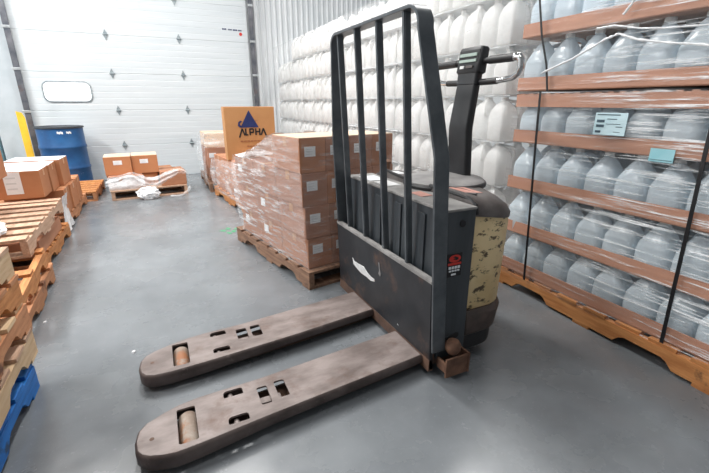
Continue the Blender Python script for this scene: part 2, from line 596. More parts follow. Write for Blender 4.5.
# ------------------------------------------------------------------ wooden pallets
def pallet(label, cx, cy, rot, L, Wd, m, z=0.0, nboards=8, fill=0.74, notch=True, gap_end=True, mats2=None, group=None, seed=0):
    """stringers run along local x (length L), deck boards along local y (width Wd)"""
    rr = random.Random(seed or (len(label) * 13 + int(cx * 100)))
    p = thing('wooden_pallet', label, 'pallet', (cx, cy, z), rot, group)
    bt, sh = 0.018, 0.09
    for s in (-1, 0, 1):
        bm = bmesh.new()
        y = s * (Wd / 2 - 0.02)
        lo = bt
        pts = [(-L / 2, lo)]
        if notch:
            for nx in (-L * 0.26, L * 0.26):
                h = 0.105 * L
                pts += [(nx - h, lo), (nx - h + 0.03, lo + 0.032), (nx - h + 0.055, lo + 0.042), (nx + h - 0.055, lo + 0.042), (nx + h - 0.03, lo + 0.032), (nx + h, lo)]
        pts += [(L / 2, lo), (L / 2, lo + sh), (-L / 2, lo + sh)]
        add_prism(bm, pts, 'y', y - 0.02, y + 0.02)
        link_mesh('stringer', bm, m, p)
    bw = L / nboards * fill
    for i in range(nboards):
        x = -L / 2 + bw / 2 + (L - bw) * i / (nboards - 1) + (rr.uniform(-0.008, 0.008) if 0 < i < nboards - 1 else 0)
        ln = Wd + rr.uniform(-0.012, 0.012)
        bm = bmesh.new()
        add_box(bm, (x, rr.uniform(-0.006, 0.006), bt + sh + bt / 2), (bw, ln, bt), rr.uniform(-0.012, 0.012), 0.002)
        link_mesh('deck_board', bm, (mats2 or m), p)
    for x in (-L / 2 + 0.05, -0.02, L / 2 - 0.05):
        bm = bmesh.new()
        add_box(bm, (x, 0, bt / 2), (0.1, Wd, bt), rr.uniform(-0.01, 0.01), 0.002)
        link_mesh('bottom_board', bm, m, p)
    return p


PH = 0.126


# ------------------------------------------------------------------ cardboard boxes
def carton(label, c, s, rot=0.0, m='cardboard', group=None, tape='top', labels=(), name='cardboard_box', top=None, flap=True):
    """c: centre of the bottom face. labels: list of (face, u, v, w, h, material) stickers; face f = -y side, l = -x side, r = +x side"""
    o = thing(name, label, 'box', c, rot, group)
    bm = bmesh.new()
    add_box(bm, (0, 0, s[2] / 2), s, bev=0.005)
    link_mesh('carton', bm, m, o)
    if flap:
        # the slit where the top flaps meet, taped over
        bm = bmesh.new()
        add_box(bm, (0, 0, s[2] + 0.0006), (s[0] * 0.995, 0.05, 0.0014))
        add_box(bm, (-s[0] / 2 - 0.0006, 0, s[2] - 0.03), (0.0014, 0.05, 0.06))
        add_box(bm, (s[0] / 2 + 0.0006, 0, s[2] - 0.03), (0.0014, 0.05, 0.06))
        link_mesh('tape', bm, 'tape', o)
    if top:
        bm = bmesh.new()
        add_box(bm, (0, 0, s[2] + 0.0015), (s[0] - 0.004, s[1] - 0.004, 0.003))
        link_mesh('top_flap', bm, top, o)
    for f, u, v, w, h, lm in labels:
        bm = bmesh.new()
        if f == 'f':
            add_box(bm, (u, -s[1] / 2 - 0.001, v), (w, 0.002, h))
        elif f == 'l':
            add_box(bm, (-s[0] / 2 - 0.001, u, v), (0.002, w, h))
        else:
            add_box(bm, (s[0] / 2 + 0.001, u, v), (0.002, w, h))
        lo = link_mesh('label', bm, lm, o)
        if f == 'f':
            bm = bmesh.new()
            for q in range(3):
                add_box(bm, (u - w * 0.1, -s[1] / 2 - 0.0025, v + h * (0.25 - 0.25 * q)), (w * 0.6, 0.001, h * 0.07))
            link_mesh('print', bm, 'seam_grey', lo)
    return o


# ------------------------------------------------------------------ stretch film sheets
def sheet(name, fn, nu, nv, m, label, amp=0.006, seed=1, parent=None):
    bm = bmesh.new()
    g = []
    for i in range(nu + 1):
        row = []
        for j in range(nv + 1):
            p = Vector(fn(i / nu, j / nv))
            d = noise.noise_vector(p * 7 + Vector((seed, 0, 0))) * amp + noise.noise_vector(p * 26 + Vector((0, seed, 0))) * amp * 0.4
            row.append(bm.verts.new(p + d))
        g.append(row)
    for i in range(nu):
        for j in range(nv):
            bm.faces.new((g[i][j], g[i + 1][j], g[i + 1][j + 1], g[i][j + 1]))
    o = link_mesh(name, bm, m, smooth=False)
    for p in o.data.polygons:
        p.use_smooth = True
    if label:
        tag(o, label, 'plastic film')
    return o


# ================================================================== THE PALLET TRUCK
TR = thing('pallet_truck', 'worn black electric pallet truck with cream side cover, standing on the concrete', 'pallet truck', (0.97, 1.7, 0))
TX, TY = 0.97, 1.7


def T(o):
    o.parent = TR
    o.location = Vector(o.location) - Vector((TX, TY, 0))
    return o


def tbox(name, c, s, m, bev=0.004, rot=None, parent=None):
    o = box_obj(name, c, s, m, None, bev, rot)
    if parent:
        o.parent = parent
        return o
    return T(o)


# forks
FORKS = {'far': [(0.975, 2.047), (0.6, 2.0), (0.25, 1.955), (0.08, 1.946), (-0.005, 1.934), (-0.084, 1.912), (-0.158, 1.88), (-0.197, 1.853), (-0.216, 1.815), (-0.221, 1.765), (-0.214, 1.72), (-0.195, 1.69), (-0.158, 1.672), (-0.09, 1.668),
                 (0.05, 1.676), (0.2, 1.69), (0.5, 1.72), (0.975, 1.785)],
         'near': [(0.975, 1.547), (0.6, 1.508), (0.25, 1.472), (0.07, 1.465), (-0.006, 1.46), (-0.075, 1.447), (-0.13, 1.425), (-0.187, 1.394), (-0.213, 1.36), (-0.221, 1.31), (-0.216, 1.262), (-0.2, 1.236), (-0.175, 1.218), (-0.133, 1.203), (-0.09, 1.195),
                  (-0.027, 1.199), (0.059, 1.208), (0.25, 1.23), (0.975, 1.3)]}


def rect(x0, x1, y0, y1, r=0.008):
    return round_rect(x0, x1, y0, y1, r, 3)


def slot(x0, x1, y0, y1):
    return round_rect(x0, x1, y0, y1, [0.012, 0.018, 0.006, 0.006], 4)


def inset(poly, d):
    n = len(poly)
    out = []
    for i in range(n):
        a, b, c = Vector(poly[i - 1]), Vector(poly[i]), Vector(poly[(i + 1) % n])
        e1 = (b - a).normalized()
        e2 = (c - b).normalized()
        nn = (Vector((-e1.y, e1.x)) + Vector((-e2.y, e2.x))).normalized()
        out.append(tuple(b + nn * d / max(0.5, math.sqrt((1 + e1.dot(e2)) / 2))))
    return out


def area(p):
    return sum(p[i - 1][0] * p[i][1] - p[i][0] * p[i - 1][1] for i in range(len(p))) / 2


for key, poly in FORKS.items():
    if area(poly) < 0:
        poly = poly[::-1]
    if key == 'far':
        holes = [rect(-0.079, -0.009, 1.709, 1.891), slot(0.098, 0.175, 1.886, 1.924), slot(0.096, 0.173, 1.736, 1.774), rect(0.222, 0.275, 1.795, 1.9), rect(0.295, 0.345, 1.8, 1.905)]
        ctr, wy = 1.8, (1.715, 1.883)
    else:
        holes = [rect(-0.081, -0.015, 1.232, 1.412), slot(0.093, 0.17, 1.401, 1.441), slot(0.09, 0.166, 1.25, 1.288), rect(0.222, 0.264, 1.301, 1.408), rect(0.295, 0.339, 1.312, 1.417)]
        ctr, wy = 1.32, (1.234, 1.407)
    fk = thing('fork', '', '', (0, 0, 0))
    for kk in ('label', 'category'):
        del fk[kk]
    T(fk)
    me = plate2d([inset(poly, 0.009)] + holes, 0.004, 0.0)
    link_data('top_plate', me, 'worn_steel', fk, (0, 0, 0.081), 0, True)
    n_ = len(poly)
    bm = bmesh.new()
    lv = [(0.002, 0.028), (0.0, 0.032), (0.0, 0.072), (0.004, 0.081), (0.0105, 0.0852), (0.014, 0.078), (0.014, 0.028)]
    rings = [[(q[0], q[1], z if z > 0.05 else z + 0.018 * max(0.0, min(1.0, (q[0] + 0.02) / 0.4))) for q in inset(poly, d)] for d, z in lv]
    vv_ = [[bm.verts.new(p) for p in rg] for rg in rings]
    for a_ in range(len(lv)):
        b_ = (a_ + 1) % len(lv)
        for i in range(n_):
            k_ = (i + 1) % n_
            bm.faces.new((vv_[a_][i], vv_[a_][k_], vv_[b_][k_], vv_[b_][i]))
    bmesh.ops.recalc_face_normals(bm, faces=bm.faces)
    link_mesh('side_skirt', bm, 'worn_shaded_side', fk, smooth=True)
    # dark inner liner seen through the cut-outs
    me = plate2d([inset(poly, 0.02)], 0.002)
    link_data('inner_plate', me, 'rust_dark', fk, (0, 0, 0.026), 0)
    bm = bmesh.new()
    add_tube(bm, [(-0.044, wy[0], 0.04), (-0.044, wy[0] + 0.008, 0.04), (-0.044, wy[1] - 0.008, 0.04), (-0.044, wy[1], 0.04)], [0.032, 0.0365, 0.0365, 0.032], 20)
    link_mesh('load_roller', bm, 'roller', fk, smooth=True)
    # link pins and pull rods under the slots
    for yy in (holes[1][0][1] - 0.03, holes[2][0][1] - 0.03):
        bm = bmesh.new()
        add_tube(bm, [(0.12, yy - 0.01, 0.06), (0.12, yy + 0.04, 0.06)], 0.011, 10)
        link_mesh('link_pin', bm, 'worn_steel', fk)
    bm = bmesh.new()
    add_box(bm, (0.26, ctr + 0.03, 0.05), (0.1, 0.035, 0.03), bev=0.004)
    link_mesh('pull_rod', bm, 'worn_steel', fk)
    bm = bmesh.new()
    add_tube(bm, [(-0.165, ctr - 0.02, 0.078), (-0.165, ctr - 0.02, 0.0858)], 0.008, 10)
    link_mesh('rivet', bm, 'rust_dark', fk)

# load backrest: bent flat-bar frame, four bars, lower plate with scuffs
YB = [(2.27, 0.10), (2.27, 1.0), (2.175, 1.47)]
outer = [(1.235, 0.13), (1.235, 1.0)] + [(1.36 + 0.0 - 0.0, 1.47)]


def arc2(c, r, a0, a1, n=6):
    return [(c[0] + r * math.cos(rad(a0 + (a1 - a0) * k / n)), c[1] + r * math.sin(rad(a0 + (a1 - a0) * k / n))) for k in range(n + 1)]


def frame_loop(d):
    yl, yr = 2.262 - d, 1.235 + d
    tl, tr = 2.185 - d, 1.345 + d
    top = 1.545 - d
    rr = 0.07 - d
    lp = [(yr, 0.13), (yr, 1.0)]
    lp += arc2((tr + rr, top - rr), rr, 190, 90)
    lp += arc2((tl - rr, top - rr), rr, 90, -10)
    lp += [(yl - 0.015, 1.0), (yl, 0.13)]
    return lp


bk = thing('load_backrest', '', '', (0, 0, 0))
for kk in ('label', 'category'):
    del bk[kk]
T(bk)
LEAN = lambda z: 0.985 - 0.06 * z      # front face of the leaning backrest at height z
o_loop = frame_loop(0.0)
i_loop = frame_loop(0.014)
bm = bmesh.new()
DX = 0.068


def P3(p, dx):
    return (LEAN(p[1]) + dx, p[0], p[1])


n = len(o_loop)
v = [[bm.verts.new(P3(p, dx)) for p in lp] for lp, dx in ((o_loop, 0), (o_loop, DX), (i_loop, DX), (i_loop, 0))]
for i in range(n - 1):
    for a in range(4):
        b = (a + 1) % 4
        bm.faces.new((v[a][i], v[a][i + 1], v[b][i + 1], v[b][i]))
for i in (0, n - 1):
    bm.faces.new([v[a][i] for a in range(4)])
bmesh.ops.recalc_face_normals(bm, faces=bm.faces)
bmesh.ops.bevel(bm, geom=[e for e in bm.edges if len(e.link_faces) == 2 and e.calc_face_angle(0) > 1.2], offset=0.002, segments=1, affect='EDGES')
link_mesh('frame', bm, 'bar_grey', bk, smooth=True)
for yb, yt in ((2.118, 2.108), (1.906, 1.904), (1.687, 1.69), (1.471, 1.47)):
    bm = bmesh.new()
    rings = []
    for z, y in ((0.475, yb), (1.0, (yb + yt) / 2), (1.535, yt)):
        x = LEAN(z) + 0.012
        rings.append([(x, y - 0.011, z), (x + 0.032, y - 0.011, z), (x + 0.032, y + 0.011, z), (x, y + 0.011, z)])
    add_loft(bm, rings)
    bmesh.ops.recalc_face_normals(bm, faces=bm.faces)
    bmesh.ops.bevel(bm, geom=[e for e in bm.edges if e.calc_face_angle(0) > 1.2], offset=0.004, segments=2, affect='EDGES')
    link_mesh('bar', bm, 'bar_grey', bk, smooth=True)
bm = bmesh.new()
add_prism(bm, [(LEAN(0.475) - 0.002, 0.47), (LEAN(0.475) + 0.03, 0.47), (LEAN(0.475) + 0.028, 0.488), (LEAN(0.475) - 0.002, 0.488)], 'y', 1.245, 2.265)
bmesh.ops.bevel(bm, geom=list(bm.edges), offset=0.003, segments=2, affect='EDGES')
link_mesh('rail', bm, 'dusty_lit_top', bk)
bm = bmesh.new()
add_prism(bm, [(LEAN(0.03) - 0.006, 0.035), (LEAN(0.03) + 0.012, 0.035), (LEAN(0.47) + 0.016, 0.475), (LEAN(0.47), 0.475)], 'y', 1.252, 2.262)
link_mesh('lower_plate', bm, 'plate_black', bk)
bm = bmesh.new()
add_prism(bm, [(LEAN(0.03) - 0.012, 0.028), (LEAN(0.03) + 0.014, 0.028), (LEAN(0.1) + 0.01, 0.085), (LEAN(0.1) - 0.006, 0.085)], 'y', 1.252, 2.262)
link_mesh('toe_strip', bm, 'rust_dark', bk)


def on_plate(pts, m, name):
    bm = bmesh.new()
    rings = [[(LEAN(z) - 0.0045, y, z) for y, z in pts], [(LEAN(z) + 0.003, y, z) for y, z in pts]]
    add_loft(bm, rings)
    bmesh.ops.recalc_face_normals(bm, faces=bm.faces)
    return link_mesh(name, bm, m, bk)


on_plate([(2.046, 0.312), (2.023, 0.296), (1.965, 0.299), (1.898, 0.308), (1.855, 0.288), (1.814, 0.279), (1.77, 0.28), (1.769, 0.266), (1.813, 0.253), (1.865, 0.256), (1.93, 0.252), (1.987, 0.26), (2.035, 0.272)], 'scuff', 'paint_scrape')
on_plate([(1.532, 0.13), (1.527, 0.098), (1.518, 0.1), (1.51, 0.088), (1.503, 0.102), (1.514, 0.112), (1.52, 0.126)], 'scuff', 'paint_scrape')
on_plate([(1.715, 0.4), (1.708, 0.36), (1.718, 0.335), (1.7, 0.325), (1.692, 0.345), (1.7, 0.365), (1.705, 0.4)], 'pad_grey', 'paint_scrape')

# battery box behind the backrest
bat = thing('battery_box', '', '', (0, 0, 0))
for kk in ('label', 'category'):
    del bat[kk]
T(bat)
bm = bmesh.new()
add_box(bm, (1.088, 1.72, 0.448), (0.15, 0.93, 0.66), bev=0.008)
for i in range(4):
    add_box(bm, (1.01, 1.42 + i * 0.2, 0.44), (0.012, 0.06, 0.6), bev=0.003)
link_mesh('battery_case', bm, 'battery_grey', bat)
bm = bmesh.new()
add_box(bm, (1.085, 1.72, 0.783), (0.166, 0.945, 0.012), bev=0.004)
link_mesh('battery_lid', bm, 'dusty_lit_top', bat)
for (x0, x1, y0, y1, mm) in ((1.03, 1.13, 1.95, 2.1, 'paper'), (1.035, 1.12, 1.78, 1.92, 'scuff'), (1.06, 1.12, 1.5, 1.6, 'pink')):
    tbox('label', ((x0 + x1) / 2, (y0 + y1) / 2, 0.79), (x1 - x0, y1 - y0, 0.003), mm, 0, None, bat)
# right-hand end panel with hole, slot and sticker
bm = bmesh.new()
add_box(bm, (1.09, 1.262, 0.43), (0.155, 0.02, 0.7), bev=0.004)
link_mesh('end_panel', bm, 'battery_grey', bat)
bm = bmesh.new()
add_tube(bm, [(1.098, 1.2485, 0.722), (1.098, 1.262, 0.722)], 0.015, 18)
link_mesh('lift_hole', bm, 'ink_black', bat)
me = plate2d([round_rect(-0.055, 0.055, -0.013, 0.013, 0.012, 4)], 0.002)
link_data('slot', me, 'ink_black', bat, (1.075, 1.2505, 0.175), (rad(90), rad(-14), 0))
st = tbox('sticker', (1.07, 1.2505, 0.54), (0.078, 0.003, 0.105), 'ink_black', 0, None, bat)
me = plate2d([[(0.031 * math.cos(a * math.pi / 10), 0.017 * math.sin(a * math.pi / 10)) for a in range(20)]], 0.001)
link_data('emblem', me, 'red', st, (1.07, 1.248, 0.571), (rad(90), 0, 0))
me = plate2d([[(0.016, 0.003), (0.0, 0.01), (-0.012, 0.006), (0.004, 0.002), (-0.01, -0.003), (0.009, -0.008), (0.018, -0.003)]], 0.001)
link_data('emblem_mark', me, 'ink_black', st, (1.07, 1.2465, 0.572), (rad(90), 0, 0))
bm = bmesh.new()
add_box(bm, (1.07, 1.248, 0.547), (0.07, 0.002, 0.01))
link_mesh('band', bm, 'red', st)
bm = bmesh.new()
for q in range(4):
    add_box(bm, (1.046 + q * 0.016, 1.248, 0.53), (0.012, 0.002, 0.012))
    add_box(bm, (1.048 + q * 0.015, 1.248, 0.515), (0.011, 0.002, 0.007))
add_box(bm, (1.068, 1.248, 0.498), (0.024, 0.002, 0.008))
link_mesh('lettering', bm, 'paper', st)

# motor housing: rounded lofts
def plan(x0, x1, y0, y1, r):
    return round_rect(x0, x1, y0, y1, [r, 0.012, 0.012, r], 8)


def loft_plan(bm, levels):
    add_loft(bm, [[(p[0], p[1], z + (zs * (p[0] - 1.17) if zs else 0)) for p in plan(*pl)] for z, zs, pl in levels])
    bmesh.ops.recalc_face_normals(bm, faces=bm.faces)


bm = bmesh.new()
loft_plan(bm, [(0.27, 0, (1.168, 1.45, 1.28, 2.13, 0.16)), (0.285, 0, (1.168, 1.465, 1.272, 2.138, 0.165)), (0.70, -0.08, (1.168, 1.475, 1.265, 2.145, 0.17)), (0.752, -0.12, (1.168, 1.47, 1.27, 2.14, 0.17))])
T(link_mesh('side_cover', bm, 'cream', smooth=True))
bm = bmesh.new()
loft_plan(bm, [(0.742, -0.16, (1.163, 1.478, 1.258, 2.15, 0.18)), (0.765, -0.16, (1.163, 1.479, 1.257, 2.15, 0.18)), (0.795, -0.16, (1.163, 1.462, 1.275, 2.13, 0.17)), (0.818, -0.13, (1.165, 1.42, 1.315, 2.09, 0.15)), (0.826, -0.09, (1.168, 1.39, 1.36, 2.06, 0.13))])
top = T(link_mesh('top_cover', bm, 'cover_dark', smooth=True))
bm = bmesh.new()
loft_plan(bm, [(0.15, 0, (1.17, 1.44, 1.268, 2.14, 0.17)), (0.165, 0, (1.17, 1.458, 1.254, 2.156, 0.18)), (0.26, 0, (1.17, 1.468, 1.246, 2.164, 0.18)), (0.285, 0, (1.17, 1.462, 1.262, 2.148, 0.175))])
T(link_mesh('bumper', bm, 'bumper', smooth=True))
bm = bmesh.new()
loft_plan(bm, [(0.045, 0, (1.17, 1.41, 1.30, 2.11, 0.15)), (0.07, 0, (1.17, 1.44, 1.275, 2.135, 0.16)), (0.155, 0, (1.17, 1.445, 1.27, 2.14, 0.17))])
T(link_mesh('base_skirt', bm, 'rubber', smooth=True))
# drive wheel under the housing
bm = bmesh.new()
add_tube(bm, [(1.32, 1.66, 0.1), (1.32, 1.67, 0.1), (1.32, 1.75, 0.1), (1.32, 1.76, 0.1)], [0.085, 0.1, 0.1, 0.085], 24)
T(link_mesh('drive_wheel', bm, 'rubber', smooth=True))
# chassis between battery and floor
T(box_obj('chassis', (1.085, 1.72, 0.09), (0.16, 0.9, 0.09), 'rust_dark'))
# round pad on top, stickers and cable
bm = bmesh.new()
add_lathe(bm, [(0.195, 0.0), (0.21, 0.006), (0.21, 0.014), (0.195, 0.024), (0.12, 0.033), (0.0005, 0.036)], (1.335, 1.7, 0.805), 40)
T(link_mesh('round_pad', bm, 'pad_grey', smooth=True))
bm = bmesh.new()
add_lathe(bm, [(0.215, -0.012), (0.219, 0.0), (0.215, 0.008)], (1.335, 1.7, 0.805), 40)
T(link_mesh('pad_rim', bm, 'rubber', smooth=True))
me = plate2d([[(-0.045, -0.06), (0.05, -0.06), (0.04, 0.07), (-0.055, 0.06)]], 0.0015)
T(link_data('warning_label', me, 'pink', None, (1.245, 1.42, 0.8185), (0, rad(5), rad(-6))))
me = plate2d([[(-0.03, -0.05), (0.03, -0.05), (0.03, 0.05), (-0.03, 0.05)]], 0.0015)
T(link_data('warning_label', me, 'paper', None, (1.205, 1.95, 0.824), (0, rad(5), 0)))
bm = bmesh.new()
add_tube(bm, [(1.175, 2.08, 0.835), (1.165, 1.95, 0.825), (1.168, 1.8, 0.815), (1.165, 1.65, 0.815), (1.17, 1.5, 0.815), (1.168, 1.38, 0.815), (1.172, 1.31, 0.81), (1.176, 1.268, 0.79), (1.178, 1.258, 0.75)], 0.009, 8)
T(link_mesh('cable', bm, 'rubber', smooth=True))
bm = bmesh.new()
add_tube(bm, [(1.19, 1.36, 0.818), (1.225, 1.33, 0.815), (1.26, 1.36, 0.812), (1.25, 1.45, 0.816), (1.2, 1.52, 0.82)], 0.006, 8)
T(link_mesh('cable', bm, 'rubber', smooth=True))
bm = bmesh.new()
add_tube(bm, [(1.2, 2.06, 0.83), (1.2, 2.06, 0.868)], 0.014, 12)
add_lathe(bm, [(0.02, 0), (0.022, 0.008), (0.012, 0.018), (0.001, 0.02)], (1.2, 2.06, 0.866), 14)
T(link_mesh('key_switch', bm, 'rust', smooth=True))

# rusty caster guard at the near corner
bm = bmesh.new()
add_box(bm, (1.078, 1.185, 0.072), (0.125, 0.01, 0.095), bev=0.003)
add_box(bm, (1.14, 1.215, 0.075), (0.01, 0.08, 0.1), bev=0.003)
add_box(bm, (1.02, 1.217, 0.072), (0.01, 0.07, 0.05), bev=0.003)
cg = T(link_mesh('caster_guard', bm, 'rust'))
bm = bmesh.new()
add_lathe(bm, [(0.006, -0.035), (0.024, -0.03), (0.036, -0.01), (0.037, 0.012), (0.026, 0.03), (0.006, 0.036)], (1.075, 1.218, 0.152), 20)
T(link_mesh('caster_cap', bm, 'rust', smooth=True))
bm = bmesh.new()
add_tube(bm, [(1.08, 1.205, 0.04), (1.08, 1.24, 0.04)], 0.038, 18)
T(link_mesh('caster_wheel', bm, 'rubber', smooth=True))

# tiller
HX, HY = 1.45, 1.715
def sect(x, z, w, d, tilt):
    ca, sa = math.cos(tilt), math.sin(tilt)
    base = round_rect(-d / 2, d / 2, -w / 2, w / 2, 0.015, 3)
    return [(x + p[0] * ca, HY + p[1], z - p[0] * sa) for p in base]


tl = thing('tiller', '', '', (0, 0, 0))
for kk in ('label', 'category'):
    del tl[kk]
T(tl)
bm = bmesh.new()
add_loft(bm, [sect(1.45, 0.80, 0.15, 0.05, 0), sect(1.432, 1.07, 0.15, 0.048, 0), sect(1.435, 1.1, 0.148, 0.048, 0.15), sect(1.46, 1.285, 0.14, 0.045, 0.12)])
bmesh.ops.recalc_face_normals(bm, faces=bm.faces)
link_mesh('tiller_arm', bm, 'tiller_black', tl, smooth=True)
bm = bmesh.new()
add_loft(bm, [sect(1.46, 1.287, 0.145, 0.048, 0.12), sect(1.466, 1.345, 0.147, 0.048, 0.12)])
bmesh.ops.recalc_face_normals(bm, faces=bm.faces)
link_mesh('tiller_collar', bm, 'tiller_black', tl, smooth=True)
bm = bmesh.new()
add_loft(bm, [sect(1.466, 1.338, 0.155, 0.05, 0.12), sect(1.468, 1.346, 0.168, 0.06, 0.12), sect(1.483, 1.452, 0.168, 0.054, 0.12), sect(1.484, 1.46, 0.158, 0.044, 0.12)])
bmesh.ops.recalc_face_normals(bm, faces=bm.faces)
hd = link_mesh('control_head', bm, 'tiller_black', tl, smooth=True)
hd.location = (0, 0, 0)
RT = Matrix.Rotation(0.12, 4, 'Y')


def on_head(name, z, y, w, h, m, t=0.006):
    bm = bmesh.new()
    x = 1.469 + (z - 1.352) * 0.12 - 0.0282 - t / 2 + 0.004
    add_box(bm, (x, HY + y, z), (t, w, h), RT, 0.001)
    return link_mesh(name, bm, m, hd)


on_head('face_plate', 1.402, 0, 0.145, 0.092, 'rubber', 0.004)
on_head('button_strip', 1.425, 0, 0.125, 0.015, 'panel_green', 0.01)
on_head('button_strip', 1.398, 0, 0.125, 0.013, 'panel_green', 0.01)
on_head('sticker', 1.37, 0.035, 0.03, 0.014, 'scuff', 0.01)
on_head('button', 1.37, -0.02, 0.05, 0.012, 'cover_dark', 0.012)
for sgn in (-1, 1):
    bm = bmesh.new()
    y0, y1 = HY + sgn * 0.065, HY + sgn * 0.285
    add_tube(bm, [(HX + 0.03, y0, 1.395), (HX + 0.03, y0 + sgn * 0.05, 1.395), (HX + 0.03, y0 + sgn * 0.052, 1.395), (HX + 0.03, y1, 1.394)], [0.015, 0.015, 0.0185, 0.0185], 16)
    link_mesh('grip', bm, 'rubber', tl, smooth=True)
    bm = bmesh.new()
    pts = [(HX + 0.03, y1 - sgn * 0.01, 1.394), (HX + 0.03, y1 + sgn * 0.012, 1.392), (HX + 0.03, y1 + sgn * 0.024, 1.38), (HX + 0.03, y1 + sgn * 0.026, 1.35),
           (HX + 0.03, y1 + sgn * 0.015, 1.325), (HX + 0.03, y1 - sgn * 0.012, 1.31), (HX + 0.028, y1 - sgn * 0.06, 1.303), (HX + 0.025, y1 - sgn * 0.1, 1.3)]
    add_tube(bm, pts, [0.0195, 0.0185, 0.0165, 0.0145, 0.0135, 0.0135, 0.0135, 0.0135], 12)
    link_mesh('handle_loop', bm, 'chrome', tl, smooth=True)
    bm = bmesh.new()
    add_tube(bm, [(HX + 0.025, y1 - sgn * 0.1, 1.3), (HX + 0.022, HY + sgn * 0.04, 1.297)], 0.0155, 12)
    link_mesh('handle_sleeve', bm, 'rubber', tl, smooth=True)

# ================================================================== RIGHT: STRAPPED JUG STACK
def jug_mesh(kind):
    bm = bmesh.new()
    if kind == 'tall':
        prof = [((0.03, 2.6), 0.0), ((0.072, 4.2), 0.002), ((0.0785, 4.2), 0.012), ((0.079, 4.2), 0.128), ((0.0768, 4.2), 0.134), ((0.078, 4), 0.142), ((0.0755, 3.8), 0.155), ((0.066, 3.2), 0.18), ((0.053, 2.7), 0.207), ((0.039, 2.3), 0.232),
                ((0.026, 2.1), 0.248), ((0.0205, 2), 0.254), ((0.02, 2), 0.262)]
    else:
        prof = [((0.03, 2.6), 0.0), ((0.07, 4), 0.002), ((0.078, 4), 0.012), ((0.078, 4), 0.16), ((0.076, 3.6), 0.18), ((0.068, 3), 0.215), ((0.048, 2.4), 0.245), ((0.026, 2.1), 0.262), ((0.02, 2), 0.27), ((0.02, 2), 0.276)]
    add_lathe(bm, prof, seg=28)
    if kind == 'white':
        add_tube(bm, [(-0.014, -0.02, 0.268), (-0.05, -0.045, 0.262), (-0.072, -0.062, 0.235), (-0.074, -0.066, 0.19), (-0.062, -0.056, 0.165)], 0.011, 8)
        add_lathe(bm, [(0.023, 0.27), (0.0235, 0.272), (0.0235, 0.288), (0.021, 0.29)], seg=16)
    me = bpy.data.meshes.new('plastic_jug')
    bmesh.ops.recalc_face_normals(bm, faces=bm.faces)
    bm.to_mesh(me)
    bm.free()
    for p in me.polygons:
        p.use_smooth = True
    me.set_sharp_from_angle(angle=rad(50))
    return me


ME_TALL, ME_WHITE = jug_mesh('tall'), jug_mesh('white')
ME_TALL.materials.append(MATS['jug_clear'])
ME_WHITE.materials.append(MATS['jug_white'])
bm = bmesh.new()
add_tube(bm, [(-0.014, -0.016, 0.25), (-0.042, -0.042, 0.243), (-0.062, -0.06, 0.222), (-0.066, -0.064, 0.185), (-0.056, -0.055, 0.16)], 0.011, 8)
ME_HANDLE = bpy.data.meshes.new('handle')
bm.to_mesh(ME_HANDLE)
bm.free()
ME_HANDLE.materials.append(MATS['jug_clear'])
for p in ME_HANDLE.polygons:
    p.use_smooth = True
bm = bmesh.new()
add_lathe(bm, [(0.022, 0.256), (0.0235, 0.258), (0.0235, 0.274), (0.021, 0.277)], seg=18)
ME_CAP = bpy.data.meshes.new('cap')
bm.to_mesh(ME_CAP)
bm.free()
ME_CAP.materials.append(MATS['cap_white'])

X0 = 2.03                       # front face of the strapped stack
YE, YN = 1.92, 0.60             # its far and near ends
DEPTH = 1.0
pallet('orange notched wooden pallet under the strapped stack of clear jugs', X0 + DEPTH / 2 + 0.005, (YE + YN) / 2, rad(90 - 1.8), 1.36, DEPTH + 0.04, 'wood_orange', seed=3)


def tray(label, z, h=0.075, upside=False, dx=0.0, dy=0.0, rot=0.0):
    o = bpy.data.objects.new('cardboard_tray', None)
    bm = bmesh.new()
    L, D, t = YE - YN, DEPTH, 0.006
    zf = h - t / 2 if upside else t / 2
    add_box(bm, (0, 0, zf), (D, L, t))
    add_box(bm, (-D / 2 + t / 2, 0, h / 2), (t, L, h))
    add_box(bm, (D / 2 - t / 2, 0, h / 2), (t, L, h))
    add_box(bm, (0, -L / 2 + t / 2, h / 2), (D - 0.002, t, h - 0.002))
    add_box(bm, (0, L / 2 - t / 2, h / 2), (D - 0.002, t, h - 0.002))
    # slumped front lip: bow the long wall slightly
    for vv in bm.verts:
        if vv.co.x < -D / 2 + 0.02:
            vv.co.x += 0.004 * math.sin(vv.co.y * 9 + z * 20)
    o = link_mesh('cardboard_tray', bm, 'tray_board', None, (X0 + D / 2 + dx, (YE + YN) / 2 + dy, z), rot)
    return tag(o, label, 'tray')


ZT = [0.128, 0.39, 0.68, 0.968]
tray('lowest brown cardboard tray, on the orange pallet of clear jugs', ZT[0])
tray('brown cardboard tray second up from the orange pallet, under the clear jugs', ZT[1], dx=0.004)
tray('brown cardboard tray under the white and teal stickers, third up from orange pallet', ZT[2] , dx=-0.003)
tray('brown cardboard tray carrying the jugs behind the pale blue shipping label', ZT[3], dx=0.002)
tray('upturned brown cardboard tray capping the lower strapped stack at eye height', 1.178, upside=True, dx=-0.004)
ZU = [1.268, 1.56]
tray('brown cardboard tray at the bottom of the upper jug stack, just above the dark gap', ZU[0], dx=-0.002, dy=0.01)
tray('brown cardboard tray near the top right of the picture, under the highest clear jugs', ZU[1], dx=0.004, dy=0.02)
ROWS = [(ZT[0], 'bottom row on the orange pallet'), (ZT[1], 'second row up from the orange pallet'), (ZT[2], 'third row up, below the blue label'), (ZT[3], 'row behind the pale blue label'),
        (ZU[0], 'lower row of the upper stack'), (ZU[1], 'topmost row of the upper stack')]
proto = None
